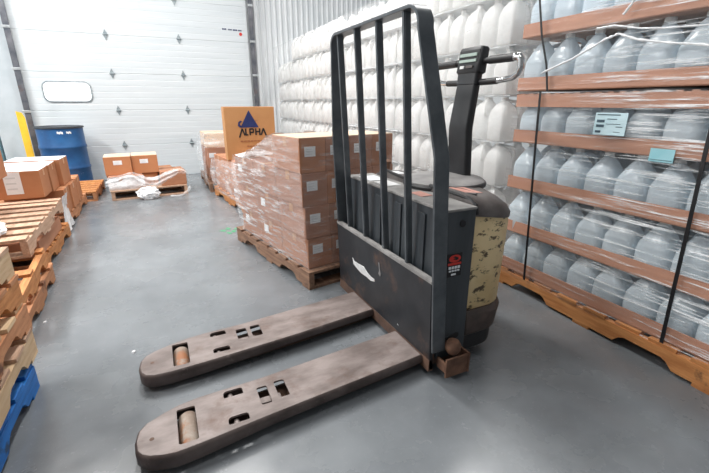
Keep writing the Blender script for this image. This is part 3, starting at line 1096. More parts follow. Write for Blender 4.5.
for ri, (zr, rn) in enumerate(ROWS):
    for rank in (0, 1):
        for k in range(8):
            y = YE - 0.085 - 0.165 * k + R.uniform(-0.004, 0.004) + (0.012 if ri > 3 else 0)
            x = X0 + 0.09 + 0.165 * rank + R.uniform(-0.004, 0.004)
            j = bpy.data.objects.new('plastic_jug', ME_TALL)
            COL.objects.link(j)
            j.location = (x, y, zr + 0.007)
            j.rotation_euler = (0, 0, R.choice((0, 1.5708, 3.1416, 4.7124)) + R.uniform(-0.05, 0.05) if rank else 1.5708 * R.choice((2, 1, 2)) + R.uniform(-0.04, 0.04))
            sc = (1.0, 1.0, 1.03 if ri > 3 else R.uniform(0.985, 1.0))
            j.scale = sc
            if rank == 0:
                tag(j, f'{ORD[k]} clear plastic jug from the left in the {rn}', 'jug', 'clear jugs in the strapped stack')
            else:
                tag(j, 'clear plastic jug in the second rank, hidden behind the front jugs', 'jug', 'clear jugs of the second rank')
            for nm, me in (('handle', ME_HANDLE), ('cap', ME_CAP)):
                c = bpy.data.objects.new(nm, me)
                COL.objects.link(c)
                c.parent = j


bm = bmesh.new()
for zr, rn in ROWS:
    for rank in range(2, 6):
        for k in range(8):
            add_lathe(bm, [((0.07, 4), 0.0), ((0.078, 4), 0.012), ((0.078, 4), 0.142), ((0.066, 3.2), 0.18), ((0.039, 2.3), 0.232), ((0.021, 2), 0.254), ((0.022, 2), 0.275)],
                      (X0 + 0.09 + 0.165 * rank, YE - 0.085 - 0.165 * k, zr + 0.008), seg=14)
o = link_mesh('rear_jugs', bm, 'jug_clear', smooth=True)
tag(o, 'mass of clear jugs filling the trays behind the front ranks of the strapped stack', 'jugs', kind='stuff')


def strap(label, pts, w=0.014, name='strap'):
    bm = bmesh.new()
    t = 0.0016
    rings = []
    for x, y, z in pts:
        rings.append([(x - t, y - w / 2, z), (x - t, y + w / 2, z), (x + t, y + w / 2, z), (x + t, y - w / 2, z)])
    add_loft(bm, rings)
    bmesh.ops.recalc_face_normals(bm, faces=bm.faces)
    return tag(link_mesh(name, bm, 'strap_black'), label, 'strap')


strap('black plastic strap round the lower jug stack, near its left end', [(X0 - 0.021, 1.665, 0.115), (X0 - 0.024, 1.68, 0.4), (X0 - 0.025, 1.70, 0.7), (X0 - 0.026, 1.72, 1.0), (X0 - 0.026, 1.735, 1.262)])
strap('black plastic strap round the lower jug stack, nearer the camera on the right', [(X0 - 0.02, 0.85, 0.115), (X0 - 0.024, 0.858, 0.4), (X0 - 0.025, 0.867, 0.7), (X0 - 0.026, 0.878, 1.0), (X0 - 0.026, 0.885, 1.262)], 0.016)
strap('black plastic strap on the upper jug stack, reaching out of the picture top', [(X0 - 0.025, 1.69, 1.262), (X0 - 0.025, 1.72, 1.4), (X0 - 0.025, 1.78, 1.56), (X0 - 0.025, 1.84, 1.8)], 0.012)

# film over the strapped stack
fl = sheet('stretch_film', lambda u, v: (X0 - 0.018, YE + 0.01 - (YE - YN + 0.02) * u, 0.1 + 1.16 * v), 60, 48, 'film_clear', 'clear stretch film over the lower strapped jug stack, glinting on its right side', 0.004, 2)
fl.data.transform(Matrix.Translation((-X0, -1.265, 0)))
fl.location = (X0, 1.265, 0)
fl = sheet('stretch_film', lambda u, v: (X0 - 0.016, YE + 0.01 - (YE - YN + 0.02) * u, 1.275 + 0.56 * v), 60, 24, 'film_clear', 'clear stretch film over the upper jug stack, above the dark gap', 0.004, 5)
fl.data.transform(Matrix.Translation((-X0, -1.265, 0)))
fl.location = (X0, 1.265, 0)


def rope(pts, w, seed):
    """a gathered, twisted strand of film"""
    bm = bmesh.new()
    rr = random.Random(seed)
    P = []
    for a, b in zip(pts, pts[1:]):
        for k in range(8):
            t = k / 8
            P.append(tuple(a[i] + (b[i] - a[i]) * t for i in range(3)))
    P.append(pts[-1])
    rad_ = [w * (0.6 + 0.5 * abs(math.sin(i * 0.9 + seed)) + rr.uniform(-0.15, 0.15)) for i in range(len(P))]
    add_tube(bm, P, rad_, 7)
    return bm


o = link_mesh('film_strand', rope([(X0 - 0.03, 1.74, 1.36), (X0 - 0.034, 1.55, 1.42), (X0 - 0.036, 1.39, 1.49), (X0 - 0.036, 1.33, 1.505), (X0 - 0.036, 1.24, 1.47), (X0 - 0.036, 1.1, 1.44), (X0 - 0.03, 0.98, 1.42), (X0 - 0.02, 0.8, 1.37)], 0.006, 3), 'film_sheet', smooth=True)
tag(o, 'twisted white strand of gathered film peaking across the upper jug stack', 'plastic film')
o = link_mesh('film_strand', rope([(X0 - 0.03, 1.45, 1.545), (X0 - 0.034, 1.36, 1.545), (X0 - 0.034, 1.24, 1.515), (X0 - 0.034, 1.12, 1.5), (X0 - 0.02, 0.95, 1.49)], 0.004, 8), 'film_sheet', smooth=True)
tag(o, 'thin strand of gathered film just under the highest brown tray', 'plastic film')
o = link_mesh('film_strand', rope([(X0 - 0.03, 1.235, 1.8), (X0 - 0.034, 1.265, 1.7), (X0 - 0.032, 1.3, 1.62), (X0 - 0.03, 1.33, 1.585)], 0.006, 5), 'film_sheet', smooth=True)
tag(o, 'short curled strand of film hanging over the highest brown tray', 'plastic film')

# paper labels on the lower stack
def stack_label(label, y0, y1, z0, z1, m, lines, tilt=0.0):
    o = thing('shipping_label', label, 'label', (X0 - 0.028, (y0 + y1) / 2, (z0 + z1) / 2), 0)
    h = z1 - z0
    w = y1 - y0
    bm = bmesh.new()
    add_box(bm, (0, 0, 0), (0.002, w, h), Matrix.Rotation(tilt, 4, 'X'))
    link_mesh('sheet', bm, m, o)
    for (u, v, lw, lh) in lines:
        bm = bmesh.new()
        add_box(bm, (-0.0018, (0.5 - u) * w, (0.5 - v) * h), (0.001, lw * w, lh * h), Matrix.Rotation(tilt, 4, 'X'))
        link_mesh('print', bm, 'ink', o)
    return o


stack_label('pale blue printed shipping label on the film of the lower jug stack', 1.215, 1.375, 1.05, 1.155, 'paper_blue',
            [(0.42, 0.09, 0.72, 0.04), (0.2, 0.38, 0.25, 0.12), (0.2, 0.6, 0.25, 0.12), (0.16, 0.86, 0.18, 0.1), (0.55, 0.28, 0.3, 0.03), (0.6, 0.5, 0.45, 0.02), (0.8, 0.62, 0.2, 0.03), (0.75, 0.85, 0.2, 0.02)], 0.0)
stack_label('teal blank sticker on the brown tray, right of the printed shipping label', 0.985, 1.085, 0.95, 1.008, 'paper_cyan', [(0.5, 0.85, 0.9, 0.04)], 0.0)

# ================================================================== WHITE JUG WALL
XW = 2.05
NJ, NL = 34, 7
sheets_z = 0.04
LH = 0.3
gi = 0
for li in range(NL):
    for k in range(NJ):
        y = 2.12 + 0.163 * k
        unit = int(k // 8)
        if li == NL - 1 and k > 27:
            continue
        zz = sheets_z + LH * li + 0.012
        j = bpy.data.objects.new('white_jug', ME_WHITE)
        COL.objects.link(j)
        lean = (0.012 * math.sin(unit * 2.1) * li)
        j.location = (XW + 0.08 + 0.01 * math.sin(unit * 1.7) + lean * 0.5 + R.uniform(-0.006, 0.006), y + R.uniform(-0.004, 0.004), zz)
        j.rotation_euler = (0, 0, R.choice((0, 1.5708, 1.5708, 0, 3.1416)) + R.uniform(-0.1, 0.1))
        j.scale = (1, 1, R.uniform(0.97, 1.0))
        lay = NL - 1 - li
        tag(j, f'white plastic jug, {ordinal(k)} from the near end in the {ORD[lay]} layer from the top', 'jug', 'white jugs in the wrapped wall of jugs')
bm = bmesh.new()
for li in range(NL):
    for k in range(NJ):
        if li == NL - 1 and k > 27:
            continue
        c0 = (XW + 0.245, 2.12 + 0.163 * k, sheets_z + LH * li + 0.012)
        add_lathe(bm, [((0.07, 4), 0.0), ((0.078, 4), 0.012), ((0.078, 4), 0.17), ((0.068, 3), 0.215), ((0.03, 2.2), 0.262), ((0.022, 2), 0.288)], c0, seg=12)
o = link_mesh('rear_jugs', bm, 'jug_white', smooth=True)
tag(o, 'mass of white jugs packed behind the front ranks of the wrapped white wall', 'jugs', kind='stuff')
for li in range(NL):
    for unit, (a, b) in enumerate(((2.03, 3.36), (3.38, 4.66), (4.68, 5.98), (6.0, 7.58))):
        if li == NL - 1 and unit == 3:
            b = 6.7
        bm = bmesh.new()
        add_box(bm, (XW + 0.15 + 0.004 * ((unit * 3 + li) % 3), (a + b) / 2, sheets_z + LH * li + 0.006), (0.26, b - a, 0.006))
        o = link_mesh('slip_sheet', bm, 'wall_white')
        tag(o, f'pale board under the {ORD[NL - 1 - li]} layer from the top of the {ORD[unit]} white jug stack', 'board', 'slip sheets between the layers of white jugs')
for unit, (a, b) in enumerate(((2.03, 3.36), (3.38, 4.66), (4.68, 5.98), (6.0, 7.58))):
    bm = bmesh.new()
    for q in range(3):
        add_box(bm, (XW + 0.02 + q * 0.1, (a + b) / 2, 0.02), (0.06, b - a, 0.036), bev=0.003)
    o = link_mesh('skid', bm, 'wood_tan')
    o.name = 'skid_base'
    tag(o, f'low wooden skid under the {ORD[unit]} white jug stack from the camera', 'skid')
    zt = sheets_z + LH * NL - 0.02
    sheet('stretch_film', lambda u, v, a=a, b=b, zt=zt: (XW - 0.022 + 0.01 * math.sin(v * 40) * 0.4, a + (b - a) * u, 0.05 + (zt - 0.05) * v), 26, 40, 'film_jugs',
          f'hazy stretch film over the front of the {ORD[unit]} white jug stack from the camera', 0.006, 11 + unit)

# ================================================================== MIDDLE WRAPPED PALLET
A = rad(10.8)
O = Vector((0.779, 2.335, 0))
U = Vector((math.cos(A), math.sin(A), 0))
V = Vector((-math.sin(A), math.cos(A), 0))


def mid(u, v, z=0):
    return tuple(O + U * u + V * v + Vector((0, 0, z)))


MW = 0.92
pallet('dark weathered wooden pallet under the wrapped cartons behind the pallet truck', *mid(MW / 2, 0.655)[:2], A + rad(90), 1.31, MW, 'wood_brown', seed=9)
BW, BD, BH = 0.19, 0.385, 0.216
rown = ['lowest layer on the dark pallet', 'second layer up on the dark pallet', 'third layer up on the dark pallet', 'top layer beside the backrest bars']
coln = ['leftmost', 'second from left', 'third from left', 'rightmost']
for layer in range(4):
    for col in range(4):
        for dep in range(3):
            if layer == 3 and dep > 0:
                continue
            if col > 1 and dep > 0:
                continue
            u = 0.005 + BW * (col + 0.5) + (0.026, 0.01, -0.004, -0.01)[layer]
            v = 0.05 + BD * (dep + 0.5) + (0.004, -0.002, 0.0, 0.003)[layer]
            labs = []
            if dep == 0:
                labs.append(('f', -BW * 0.5 + 0.075, BH * 0.62, 0.078, 0.062, 'paper'))
                lb = f'labelled carton, {coln[col]} in front, {rown[layer]}'
            elif col == 0:
                if (layer, dep) in ((1, 1), (0, 2), (0, 1), (2, 2)):
                    labs.append(('l', 0.08, BH * 0.6, 0.075, 0.06, 'paper'))
                lb = f'carton under milky film, {"middle" if dep == 1 else "far"} left, {rown[layer]}'
            else:
                lb = f'carton behind the {"middle" if dep == 1 else "far"} left one, {rown[layer]}'
            carton(lb, mid(u, v, PH + 0.002 + layer * (BH + 0.001)), (BW - 0.002, BD - 0.003, BH), A, 'cardboard_dark' if (col + layer) % 3 else 'cardboard', 'wrapped cartons on the middle pallet', labels=labs, top='cardboard_top' if layer == 3 else None, flap=layer < 3 or col < 2)


def topz(v):
    if v < 0.45:
        return 1.0
    if v < 1.0:
        return 1.0 - (v - 0.45) / 0.55 * 0.22
    return 0.78


def side_fn(u, v):
    d = 0.045 + 1.165 * u
    z = 0.12 + (topz(d) - 0.12) * v
    return mid(0.022 - 0.04 * min(1.0, v * 1.3) - 0.02 * math.sin(v * math.pi) * u, d, z)


f1 = sheet('stretch_film', side_fn, 50, 44, 'film_box', 'milky stretch film hugging the left side of the wrapped cartons on the middle pallet', 0.012, 21)
f1.data.transform(Matrix.Translation(-O)); f1.location = O
f2 = sheet('stretch_film', lambda u, v: mid(-0.016 + 0.38 * v, 0.45 + 0.76 * u, topz(0.45 + 0.76 * u) + 0.004 + 0.02 * math.sin(v * 3) * u), 40, 20, 'film_milky',
           'loose white film sloping down from the top cartons of the middle pallet', 0.022, 23)
f2.data.transform(Matrix.Translation(-O)); f2.location = O
f3 = sheet('stretch_film', lambda u, v: mid(0.0 + 0.76 * u, 0.038, 0.12 + 0.88 * v), 30, 40, 'film_faint', 'clear stretch film across the labelled front of the middle pallet cartons', 0.006, 27)
f3.data.transform(Matrix.Translation(-O)); f3.location = O

# ================================================================== ALPHA BOX PALLET
A2 = rad(7.2)
O2 = Vector((0.77, 4.38, 0))
U2 = Vector((math.cos(A2), math.sin(A2), 0))
V2 = Vector((-math.sin(A2), math.cos(A2), 0))


def m2(u, v, z=0):
    return tuple(O2 + U2 * u + V2 * v + Vector((0, 0, z)))


pallet('bright orange wooden pallet under the ALPHA carton', *m2(0.5, 0.68)[:2], A2 + rad(90), 1.36, 1.0, 'wood_orange', seed=12)
k2 = 0
for layer in range(2):
    for dep in range(3):
        for col in range(2):
            lb = f'wrapped carton on the ALPHA pallet, {["left", "right"][col]} {["near", "middle", "far"][dep]}, {["lower", "upper"][layer]} layer'
            carton(lb, m2(0.03 + 0.235 + 0.475 * col, 0.06 + 0.2 + 0.425 * dep, PH + 0.002 + 0.215 * layer), (0.468, 0.42, 0.213), A2, 'cardboard', 'wrapped cartons under the ALPHA carton')
carton('narrow upright brown carton at the near corner of the ALPHA pallet', m2(0.02, 0.022, PH + 0.002), (0.06, 0.04, 0.27), A2, 'cardboard_orange', flap=False)
sheet('stretch_film', lambda u, v: m2(-0.012 - 0.03 * math.sin(v * 3.1), 0.05 + 1.27 * u, 0.1 + (0.47 - 0.06 * u) * v), 30, 24, 'film_side', 'white stretch film on the left side of the ALPHA pallet', 0.014, 31)
al = carton('large tan carton printed ALPHA with a dark blue triangle', (0.998, 5.05, 0.559), (0.575, 0.28, 0.6), rad(-3), 'cardboard_tan', flap=True)
FY = -0.142
tri = plate2d([[(-0.105, -0.078), (0.105, -0.078), (0.0, 0.115)]], 0.001)
link_data('logo_triangle', tri, 'logo_blue', al, (-0.01, FY, 0.447), (rad(90), 0, 0))
sw = plate2d([[(-0.125, -0.03), (-0.118, 0.008), (-0.098, 0.025), (-0.072, 0.022), (-0.085, 0.008), (-0.1, 0.0), (-0.1, -0.02), (-0.075, -0.036), (0.0, -0.034), (0.09, -0.04), (0.09, -0.052), (0.0, -0.05), (-0.08, -0.05), (-0.11, -0.045)]], 0.0012)
link_data('logo_swoosh', sw, 'logo_blue', al, (-0.018, FY, 0.42), (rad(90), 0, 0))
sw = plate2d([[(0.01, 0.012), (0.11, 0.028), (0.01, 0.02)]], 0.0012)
link_data('logo_swoosh', sw, 'logo_blue', al, (-0.018, FY, 0.42), (rad(90), 0, 0))
# lettering A L P H A drawn with strokes
def stroke(bm, a, b, w):
    a, b = Vector((a[0], a[1])), Vector((b[0], b[1]))
    d = (b - a).normalized()
    nn = Vector((-d.y, d.x)) * w / 2
    p = [a - nn, b - nn, b + nn, a + nn]
    add_loft(bm, [[(q.x, FY - 0.0012, q.y) for q in p], [(q.x, FY + 0.001, q.y) for q in p]])


bm = bmesh.new()
W = 0.017
z0, z1 = 0.28, 0.357
x = -0.125
letters = {'A': [((0, 0), (0.5, 1)), ((0.5, 1), (1, 0))], 'L': [((0, 1), (0, 0)), ((0, 0.08), (0.85, 0.08))],
           'P': [((0.05, 0), (0.05, 1)), ((0, 0.93), (0.75, 0.93)), ((0.78, 0.97), (0.78, 0.38)), ((0.75, 0.42), (0, 0.42))],
           'H': [((0.08, 0), (0.08, 1)), ((0.92, 0), (0.92, 1)), ((0.08, 0.52), (0.92, 0.52))]}
for i, ch in enumerate('ALPHA'):
    wch = 0.054 if ch != 'L' else 0.032
    lowA = -0.3 if (ch == 'A') else 0.0
    for (a, b) in letters[ch]:
        pa = [a[0], a[1]]
        pb = [b[0], b[1]]
        if ch == 'A' and i == 0 and pa == [0, 0]:
            pa = [-0.18, lowA]
        if ch == 'A' and i == 4 and pb == [1, 0]:
            pb = [1.18, lowA]
        stroke(bm, (x + pa[0] * wch, z0 + pa[1] * (z1 - z0)), (x + pb[0] * wch, z0 + pb[1] * (z1 - z0)), W)
    x += wch + (0.012 if ch != 'L' else 0.014)
bmesh.ops.recalc_face_normals(bm, faces=bm.faces)
link_mesh('lettering', bm, 'ink_black', al)
for zz, n, sx in ((0.215, 7, 0.27), (0.155, 6, 0.2)):
    bm = bmesh.new()
    for q in range(n):
        add_box(bm, (0.0 + (0.04 if n == 6 else 0.005) - sx / 2 + (q + 0.5) * sx / n, FY, zz), (sx / n - 0.008, 0.002, 0.011 if q % 2 else 0.013))
    link_mesh('fine_print', bm, 'ink_brown', al)

# ================================================================== STACK NEAR THE DOOR (x 200)
pallet('weathered wooden pallet beside the dock door, under two brown cartons', 0.56 + 0.45, 6.55, rad(90), 1.3, 0.9, 'wood_brown', seed=14)
carton('lower brown carton on the weathered pallet beside the dock door', (0.6 + 0.29, 6.2, PH + 0.002), (0.55, 0.56, 0.215), 0, 'cardboard_dark')
carton('upper brown carton with white label on the pallet beside the dock door', (0.575 + 0.3, 6.2, PH + 0.219), (0.6, 0.6, 0.27), 0, 'cardboard_dark', labels=[('f', -0.235, 0.17, 0.09, 0.06, 'paper')])
carton('film-wrapped pale carton topping the stack beside the dock door', (0.56 + 0.3, 6.25, PH + 0.491), (0.58, 0.6, 0.19), 0.02, 'cardboard_top')
carton('far brown carton behind the two at the dock door pallet', (0.6 + 0.29, 6.84, PH + 0.002), (0.55, 0.58, 0.5), 0, 'cardboard_dark')
sheet('stretch_film', lambda u, v: (0.548 - 0.01 * math.sin(v * 5), 5.9 + 1.25 * u, 0.1 + 0.72 * v - 0.1 * u * v), 24, 24, 'film_side', 'milky film on the left side of the stack beside the dock door', 0.014, 41)
sheet('stretch_film', lambda u, v: (0.55 + 0.62 * u, 5.88 - 0.008 * math.sin(v * 9), 0.615 + 0.215 * v), 20, 10, 'film_side', 'crinkled white film round the top carton beside the dock door', 0.006, 43)

# ================================================================== PALLET IN FRONT OF THE DOOR
A3 = rad(5.5)
O3 = Vector((-0.645, 5.88, 0))
U3 = Vector((math.cos(A3), math.sin(A3), 0))
V3 = Vector((-math.sin(A3), math.cos(A3), 0))


def m3(u, v, z=0):
    return tuple(O3 + U3 * u + V3 * v + Vector((0, 0, z)))


pallet('weathered wooden pallet standing in front of the dock door', *m3(0.46, 0.5)[:2], A3 + rad(90), 1.0, 0.92, 'wood_tan', seed=17)
carton('film-covered brown carton at the left of the pallet in front of the door', m3(0.2, 0.25, PH + 0.002), (0.4, 0.4, 0.165), A3, 'cardboard_dark', 'cartons in front of the dock door')
carton('brown carton sitting behind the draped film in front of the door', m3(0.5, 0.45, PH + 0.002), (0.18, 0.42, 0.165), A3, 'cardboard_orange', 'cartons in front of the dock door')
carton('brown carton at the right end of the pallet in front of the door', m3(0.77, 0.26, PH + 0.002), (0.32, 0.42, 0.19), A3, 'cardboard', 'cartons in front of the dock door')
carton('orange-brown carton at the back right of the pallet in front of the door', m3(0.66, 0.72, PH + 0.002), (0.36, 0.4, 0.16), A3, 'cardboard_orange', 'cartons in front of the dock door')
carton('orange-brown carton at the back left of the pallet in front of the door', m3(0.18, 0.68, PH + 0.002), (0.4, 0.4, 0.165), A3, 'cardboard_orange', 'cartons in front of the dock door')
carton('left one of the two labelled cartons stacked in front of the door', m3(0.145, 0.42, PH + 0.17), (0.315, 0.42, 0.235), A3 - 0.05, 'cardboard_orange', 'cartons in front of the dock door', labels=[('f', 0.0, 0.16, 0.1, 0.055, 'paper')], top='cardboard_top')
carton('right one of the two labelled cartons stacked in front of the door', m3(0.468, 0.43, PH + 0.17), (0.315, 0.42, 0.235), A3 - 0.06, 'cardboard_orange', 'cartons in front of the dock door', labels=[('f', -0.01, 0.16, 0.1, 0.055, 'paper')], top='cardboard_top')


def drape(name, pts, w0, label, seed, m='film_drape'):
    """a band of crumpled film laid along a path; w0 vertical half-widths"""
    def fn(u, v):
        f = u * (len(pts) - 1)
        i = min(int(f), len(pts) - 2)
        t = f - i
        a_, b_, c_, d_ = pts[max(i - 1, 0)], pts[i], pts[i + 1], pts[min(i + 2, len(pts) - 1)]
        p = [0.5 * (2 * b_[q] + (c_[q] - a_[q]) * t + (2 * a_[q] - 5 * b_[q] + 4 * c_[q] - d_[q]) * t * t + (3 * b_[q] - a_[q] - 3 * c_[q] + d_[q]) * t ** 3) for q in range(3)]
        w = w0[i] + (w0[i + 1] - w0[i]) * t
        return (p[0], p[1] - 0.03 * math.sin(v * math.pi) - 0.012 * math.sin(v * 13 + u * 7), p[2] + (v - 0.5) * 2 * w)
    o = sheet(name, fn, 60, 14, m, label, 0.018, seed)
    return o


drape('stretch_film', [m3(-0.04, -0.02, 0.22), m3(0.1, -0.03, 0.27), m3(0.26, -0.04, 0.31), m3(0.36, -0.05, 0.25), m3(0.5, -0.05, 0.2), m3(0.66, -0.04, 0.26), m3(0.82, -0.03, 0.33), m3(0.93, -0.01, 0.3)],
      [0.04, 0.05, 0.055, 0.07, 0.07, 0.06, 0.04, 0.03], 'crumpled white film draped in a sag across the cartons before the door', 51)
drape('stretch_film', [m3(0.93, -0.02, 0.31), m3(0.95, -0.04, 0.2), m3(0.945, -0.06, 0.1), m3(0.85, -0.12, 0.03), m3(0.68, -0.14, 0.022)], [0.025, 0.03, 0.03, 0.02, 0.015], 'tail of white film hanging off the right end of the pallet before the door', 52)
sheet('stretch_film', lambda u, v: m3(-0.015 + 0.42 * u, 0.035 - 0.01 * math.sin(v * 6), 0.12 + 0.18 * v), 20, 14, 'film_milky', 'milky film over the low left carton in front of the door', 0.012, 53)
bm = bmesh.new()
bmesh.ops.create_icosphere(bm, subdivisions=4, radius=1.0)
for vv in bm.verts:
    d = 1 + 0.28 * noise.noise(vv.co * 3.1) + 0.14 * noise.noise(vv.co * 8)
    vv.co = Vector((vv.co.x * 0.13 * d, vv.co.y * 0.09 * d, max(vv.co.z * 0.085 * d, -0.075)))
o = link_mesh('film_bundle', bm, 'film_sheet', None, m3(0.42, -0.1, 0.077), 0, True)
tag(o, 'crumpled ball of white film on the floor before the pallet at the door', 'plastic film')

# ================================================================== DRUM AND ITS NEIGHBOURING PALLET
dr = thing('drum', 'blue steel drum with black lid standing at the foot of the dock door', 'drum', (-1.275, 7.22, 0))
bm = bmesh.new()
prof = [(0.285, 0.0), (0.295, 0.006), (0.295, 0.02), (0.286, 0.03)]
for zc in (0.3, 0.6):
    prof += [(0.286, zc - 0.03), (0.294, zc - 0.015), (0.297, zc), (0.294, zc + 0.015), (0.286, zc + 0.03)]
prof += [(0.286, 0.84), (0.284, 0.86)]
add_lathe(bm, prof, seg=48)
link_mesh('drum_body', bm, 'drum_blue', dr, smooth=True)
bm = bmesh.new()
add_lathe(bm, [(0.286, 0.858), (0.3, 0.862), (0.302, 0.872), (0.3, 0.884), (0.288, 0.886), (0.28, 0.876), (0.27, 0.872), (0.001, 0.874)], seg=48)
link_mesh('drum_lid', bm, 'drum_lid', dr, smooth=True)
for (a, b, w) in ((-8, 6, 0.03), (14, 26, 0.028)):
    bm = bmesh.new()
    rr = 0.2875
    pts = []
    base = -1.40
    inner, outer_ = [], []
    for zz in (0.79, 0.79 + w):
        inner.append([(math.cos(base + rad(a + (b - a) * k / 6)) * rr, math.sin(base + rad(a + (b - a) * k / 6)) * rr, zz + 0.006 * math.sin(k * 2)) for k in range(7)])
    add_loft(bm, inner, cap=False, closed=False)
    link_mesh('paper_scrap', bm, 'paper', dr)
pallet('small orange slatted pallet on the floor in front of the blue drum', -1.13, 6.45, rad(90), 0.95, 0.62, 'wood_rust', seed=19, nboards=6, mats2='wood_orange')

# ================================================================== LEFT: PALLETS AND CARTONS
pallet('wooden pallet under the two layers of cartons on the left', -0.925 - 0.45, 5.29, rad(90), 1.3, 0.9, 'wood_rust', seed=21)
zl = PH + 0.002
carton('lower left-row carton nearest the hanging white sheet', (-1.17, 4.93, zl), (0.48, 0.3, 0.253), 0.02, 'cardboard_orange', 'cartons on the left')
carton('middle carton of the lower left row, beside the aisle', (-1.155, 5.24, zl), (0.48, 0.3, 0.253), -0.01, 'cardboard_orange', 'cartons on the left')
carton('far carton of the lower left row, nearest the blue drum', (-1.16, 5.62, zl), (0.46, 0.34, 0.253), 0.05, 'cardboard_orange', 'cartons on the left')
zt = 0.383
carton('upper left carton with a big white label facing the camera', (-1.225, 4.53, zt + 0.012), (0.46, 0.3, 0.24), 0.0, 'cardboard_orange', 'cartons on the left', labels=[('f', 0.03, 0.14, 0.12, 0.19, 'paper')], top='paper')
carton('middle carton of the upper left row, white sheet on its top', (-1.21, 4.86, zt), (0.44, 0.33, 0.255), 0.03, 'cardboard_orange', 'cartons on the left', top='paper')
carton('far carton of the upper left row, in front of the blue drum', (-1.18, 5.22, zt), (0.46, 0.36, 0.265), -0.03, 'cardboard_orange', 'cartons on the left', top='paper')
# hanging white sheet
o = sheet('plastic_sheet', lambda u, v: (-0.895 - 0.02 * math.sin(v * 3) - 0.02 * (1 - v) * u, 4.5 + 0.28 * u + 0.13 * (1 - v) * u - 0.01 * math.sin(v * 9), 0.36 - 0.34 * (1 - v)), 16, 24, 'film_sheet', 'white plastic sheet hanging at the end of the left pallets', 0.016, 61)

pallet('battered orange pallet on the floor under the slatted pallet on the left', -0.885 - 0.45, 3.98, rad(90), 1.0, 0.9, 'wood_orange', seed=23, nboards=7)
carton('flat brown carton squeezed between two pallets on the left', (-0.875 - 0.4, 3.86, PH + 0.002), (0.76, 0.8, 0.115), 0.01, 'cardboard', flap=False)
pallet('pale slatted pallet with open gaps, top one of the left aisle row', -0.878 - 0.43, 3.735, rad(90 + 1.5), 1.32, 0.88, 'wood_tan', z=0.25, nboards=8, fill=0.62, seed=25)
pallet('brown pallet on the floor between the blue pallet and the slatted one', -0.785 - 0.45, 2.82, rad(90 + 2.5), 0.92, 0.9, 'wood_rust', seed=27, nboards=4, fill=0.5)
pallet('brown pallet stacked under the near end of the pale slatted pallet', -0.785 - 0.45, 2.78, rad(90 + 4), 0.92, 0.9, 'wood_orange', z=PH, seed=28, nboards=3, fill=0.3)
pallet('blue painted wooden pallet at the bottom of the nearest left stack', -0.635 - 0.45, 1.35, rad(90 - 0.5), 1.2, 0.9, 'wood_blue', seed=31)
pallet('tan wooden pallet lying directly on the blue pallet', -0.612 - 0.46, 1.425, rad(90 + 0.5), 1.2, 0.9, 'wood_pale', z=PH, seed=33, mats2='wood_tan')
pallet('rust-brown wooden pallet third up in the nearest left stack', -0.61 - 0.46, 1.45, rad(90 + 1), 1.2, 0.9, 'wood_rust', z=2 * PH, seed=35, mats2='wood_pale')
pallet('orange wooden pallet fourth up in the nearest left stack, at the picture edge', -0.618 - 0.46, 1.45, rad(90 + 0.5), 1.2, 0.9, 'wood_orange', z=3 * PH, seed=37, mats2='wood_rust')
pallet('pale wooden pallet topping the nearest left stack, just showing at the picture edge', -0.625 - 0.46, 1.45, rad(90), 1.2, 0.9, 'wood_pale', z=4 * PH, seed=38, mats2='wood_tan')
carton('brown carton out at the left picture edge, carrying another on the slatted pallet', (-1.49, 3.98, 0.378), (0.43, 0.36, 0.255), 0.0, 'cardboard_orange')
carton('orange-brown carton cut off by the left picture edge, above the slatted pallet', (-1.375, 3.97, 0.636), (0.45, 0.36, 0.225), 0.03, 'cardboard_orange')
bm = bmesh.new()
bmesh.ops.create_icosphere(bm, subdivisions=4, radius=1.0)
for vv in bm.verts:
    d = 1 + 0.25 * noise.noise(vv.co * 3.3) + 0.12 * noise.noise(vv.co * 8)
    vv.co = Vector((vv.co.x * 0.13 * d, vv.co.y * 0.2 * d, max(vv.co.z * 0.05 * d, -0.03)))
tag(link_mesh('film_bundle', bm, 'film_sheet', None, (-1.13, 3.27, 0.409), 0, True), 'crumpled white film lying on the slatted pallet at the left picture edge', 'plastic film')

# ================================================================== FLOOR BITS
def scrap(name, label, cat, x, y, r, m, seed, h=0.006):
    bm = bmesh.new()
    rr = random.Random(seed)
    nn = 11
    pts = [(math.cos(2 * math.pi * k / nn) * r * rr.uniform(0.6, 1.1), math.sin(2 * math.pi * k / nn) * r * rr.uniform(0.6, 1.1)) for k in range(nn)]
    add_loft(bm, [[(p[0], p[1], 0.0) for p in pts], [(p[0] * 0.8, p[1] * 0.8, h) for p in pts]])
    bmesh.ops.recalc_face_normals(bm, faces=bm.faces)
    return tag(link_mesh(name, bm, m, None, (x, y, 0.0)), label, cat)


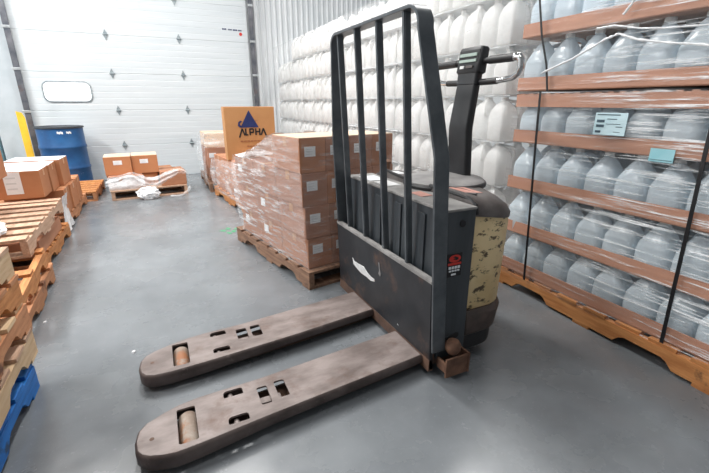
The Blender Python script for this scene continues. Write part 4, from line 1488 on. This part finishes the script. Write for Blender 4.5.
scrap('paper_scrap', 'tiny white scrap on the concrete beyond the far fork tip', 'litter', -0.261, 2.055, 0.012, 'paper', 1)
scrap('paper_scrap', 'tiny white scrap on the concrete beside the left pallets', 'litter', -0.84, 2.72, 0.012, 'paper', 2) if False else scrap('paper_scrap', 'tiny white scrap on the concrete beside the left pallets', 'litter', -0.735, 2.6, 0.012, 'paper', 2)
GREEN = [(0.505, 3.92), (0.56, 3.97), (0.6, 3.86), (0.64, 3.93), (0.55, 3.82)]
bm = bmesh.new()
for i, (x, y) in enumerate(GREEN):
    rr = random.Random(i)
    nn = 10
    pts = [(x - 0.565 + math.cos(2 * math.pi * k / nn) * rr.uniform(0.015, 0.035), y - 3.9 + math.sin(2 * math.pi * k / nn) * rr.uniform(0.012, 0.05), 0.001) for k in range(nn)]
    bm.faces.new([bm.verts.new(p) for p in pts])
tag(link_mesh('paint_mark', bm, 'green_paint', None, (0.51, 3.95, 0.0005)), 'green paint splashes on the concrete left of the wrapped cartons', 'paint mark')


# ================================================================== LIGHTS
for i, (x, y, e) in enumerate(((-3.6, 2.6, 2.2), (0.3, 0.6, 0.45), (-4.2, 4.8, 3.4), (0.4, 4.2, 2.0), (-1.4, 5.0, 1.5), (3.4, 3.2, 1.1))):  # unseen overhead lamps; the two leftmost are added to brighten the jug wall
    ld = bpy.data.lights.new('unseen_lamp', 'AREA')
    ld.shape = 'RECTANGLE'
    ld.size, ld.size_y = 0.5, 1.3
    ld.energy = 70 * e
    ld.color = (1.0, 0.985, 0.96)
    lo = bpy.data.objects.new('unseen_lamp', ld)
    COL.objects.link(lo)
    lo.location = (x, y, 4.6)

wd = bpy.data.worlds.new('world')
S.world = wd
wd.use_nodes = True
bg = wd.node_tree.nodes['Background']
bg.inputs['Color'].default_value = (0.93, 0.97, 1.0, 1)
bg.inputs['Strength'].default_value = 0.24
S.view_settings.view_transform = 'Standard'
S.view_settings.look = 'None'
S.view_settings.exposure = 0.18
S.view_settings.gamma = 1.0
S.view_settings.use_curve_mapping = False
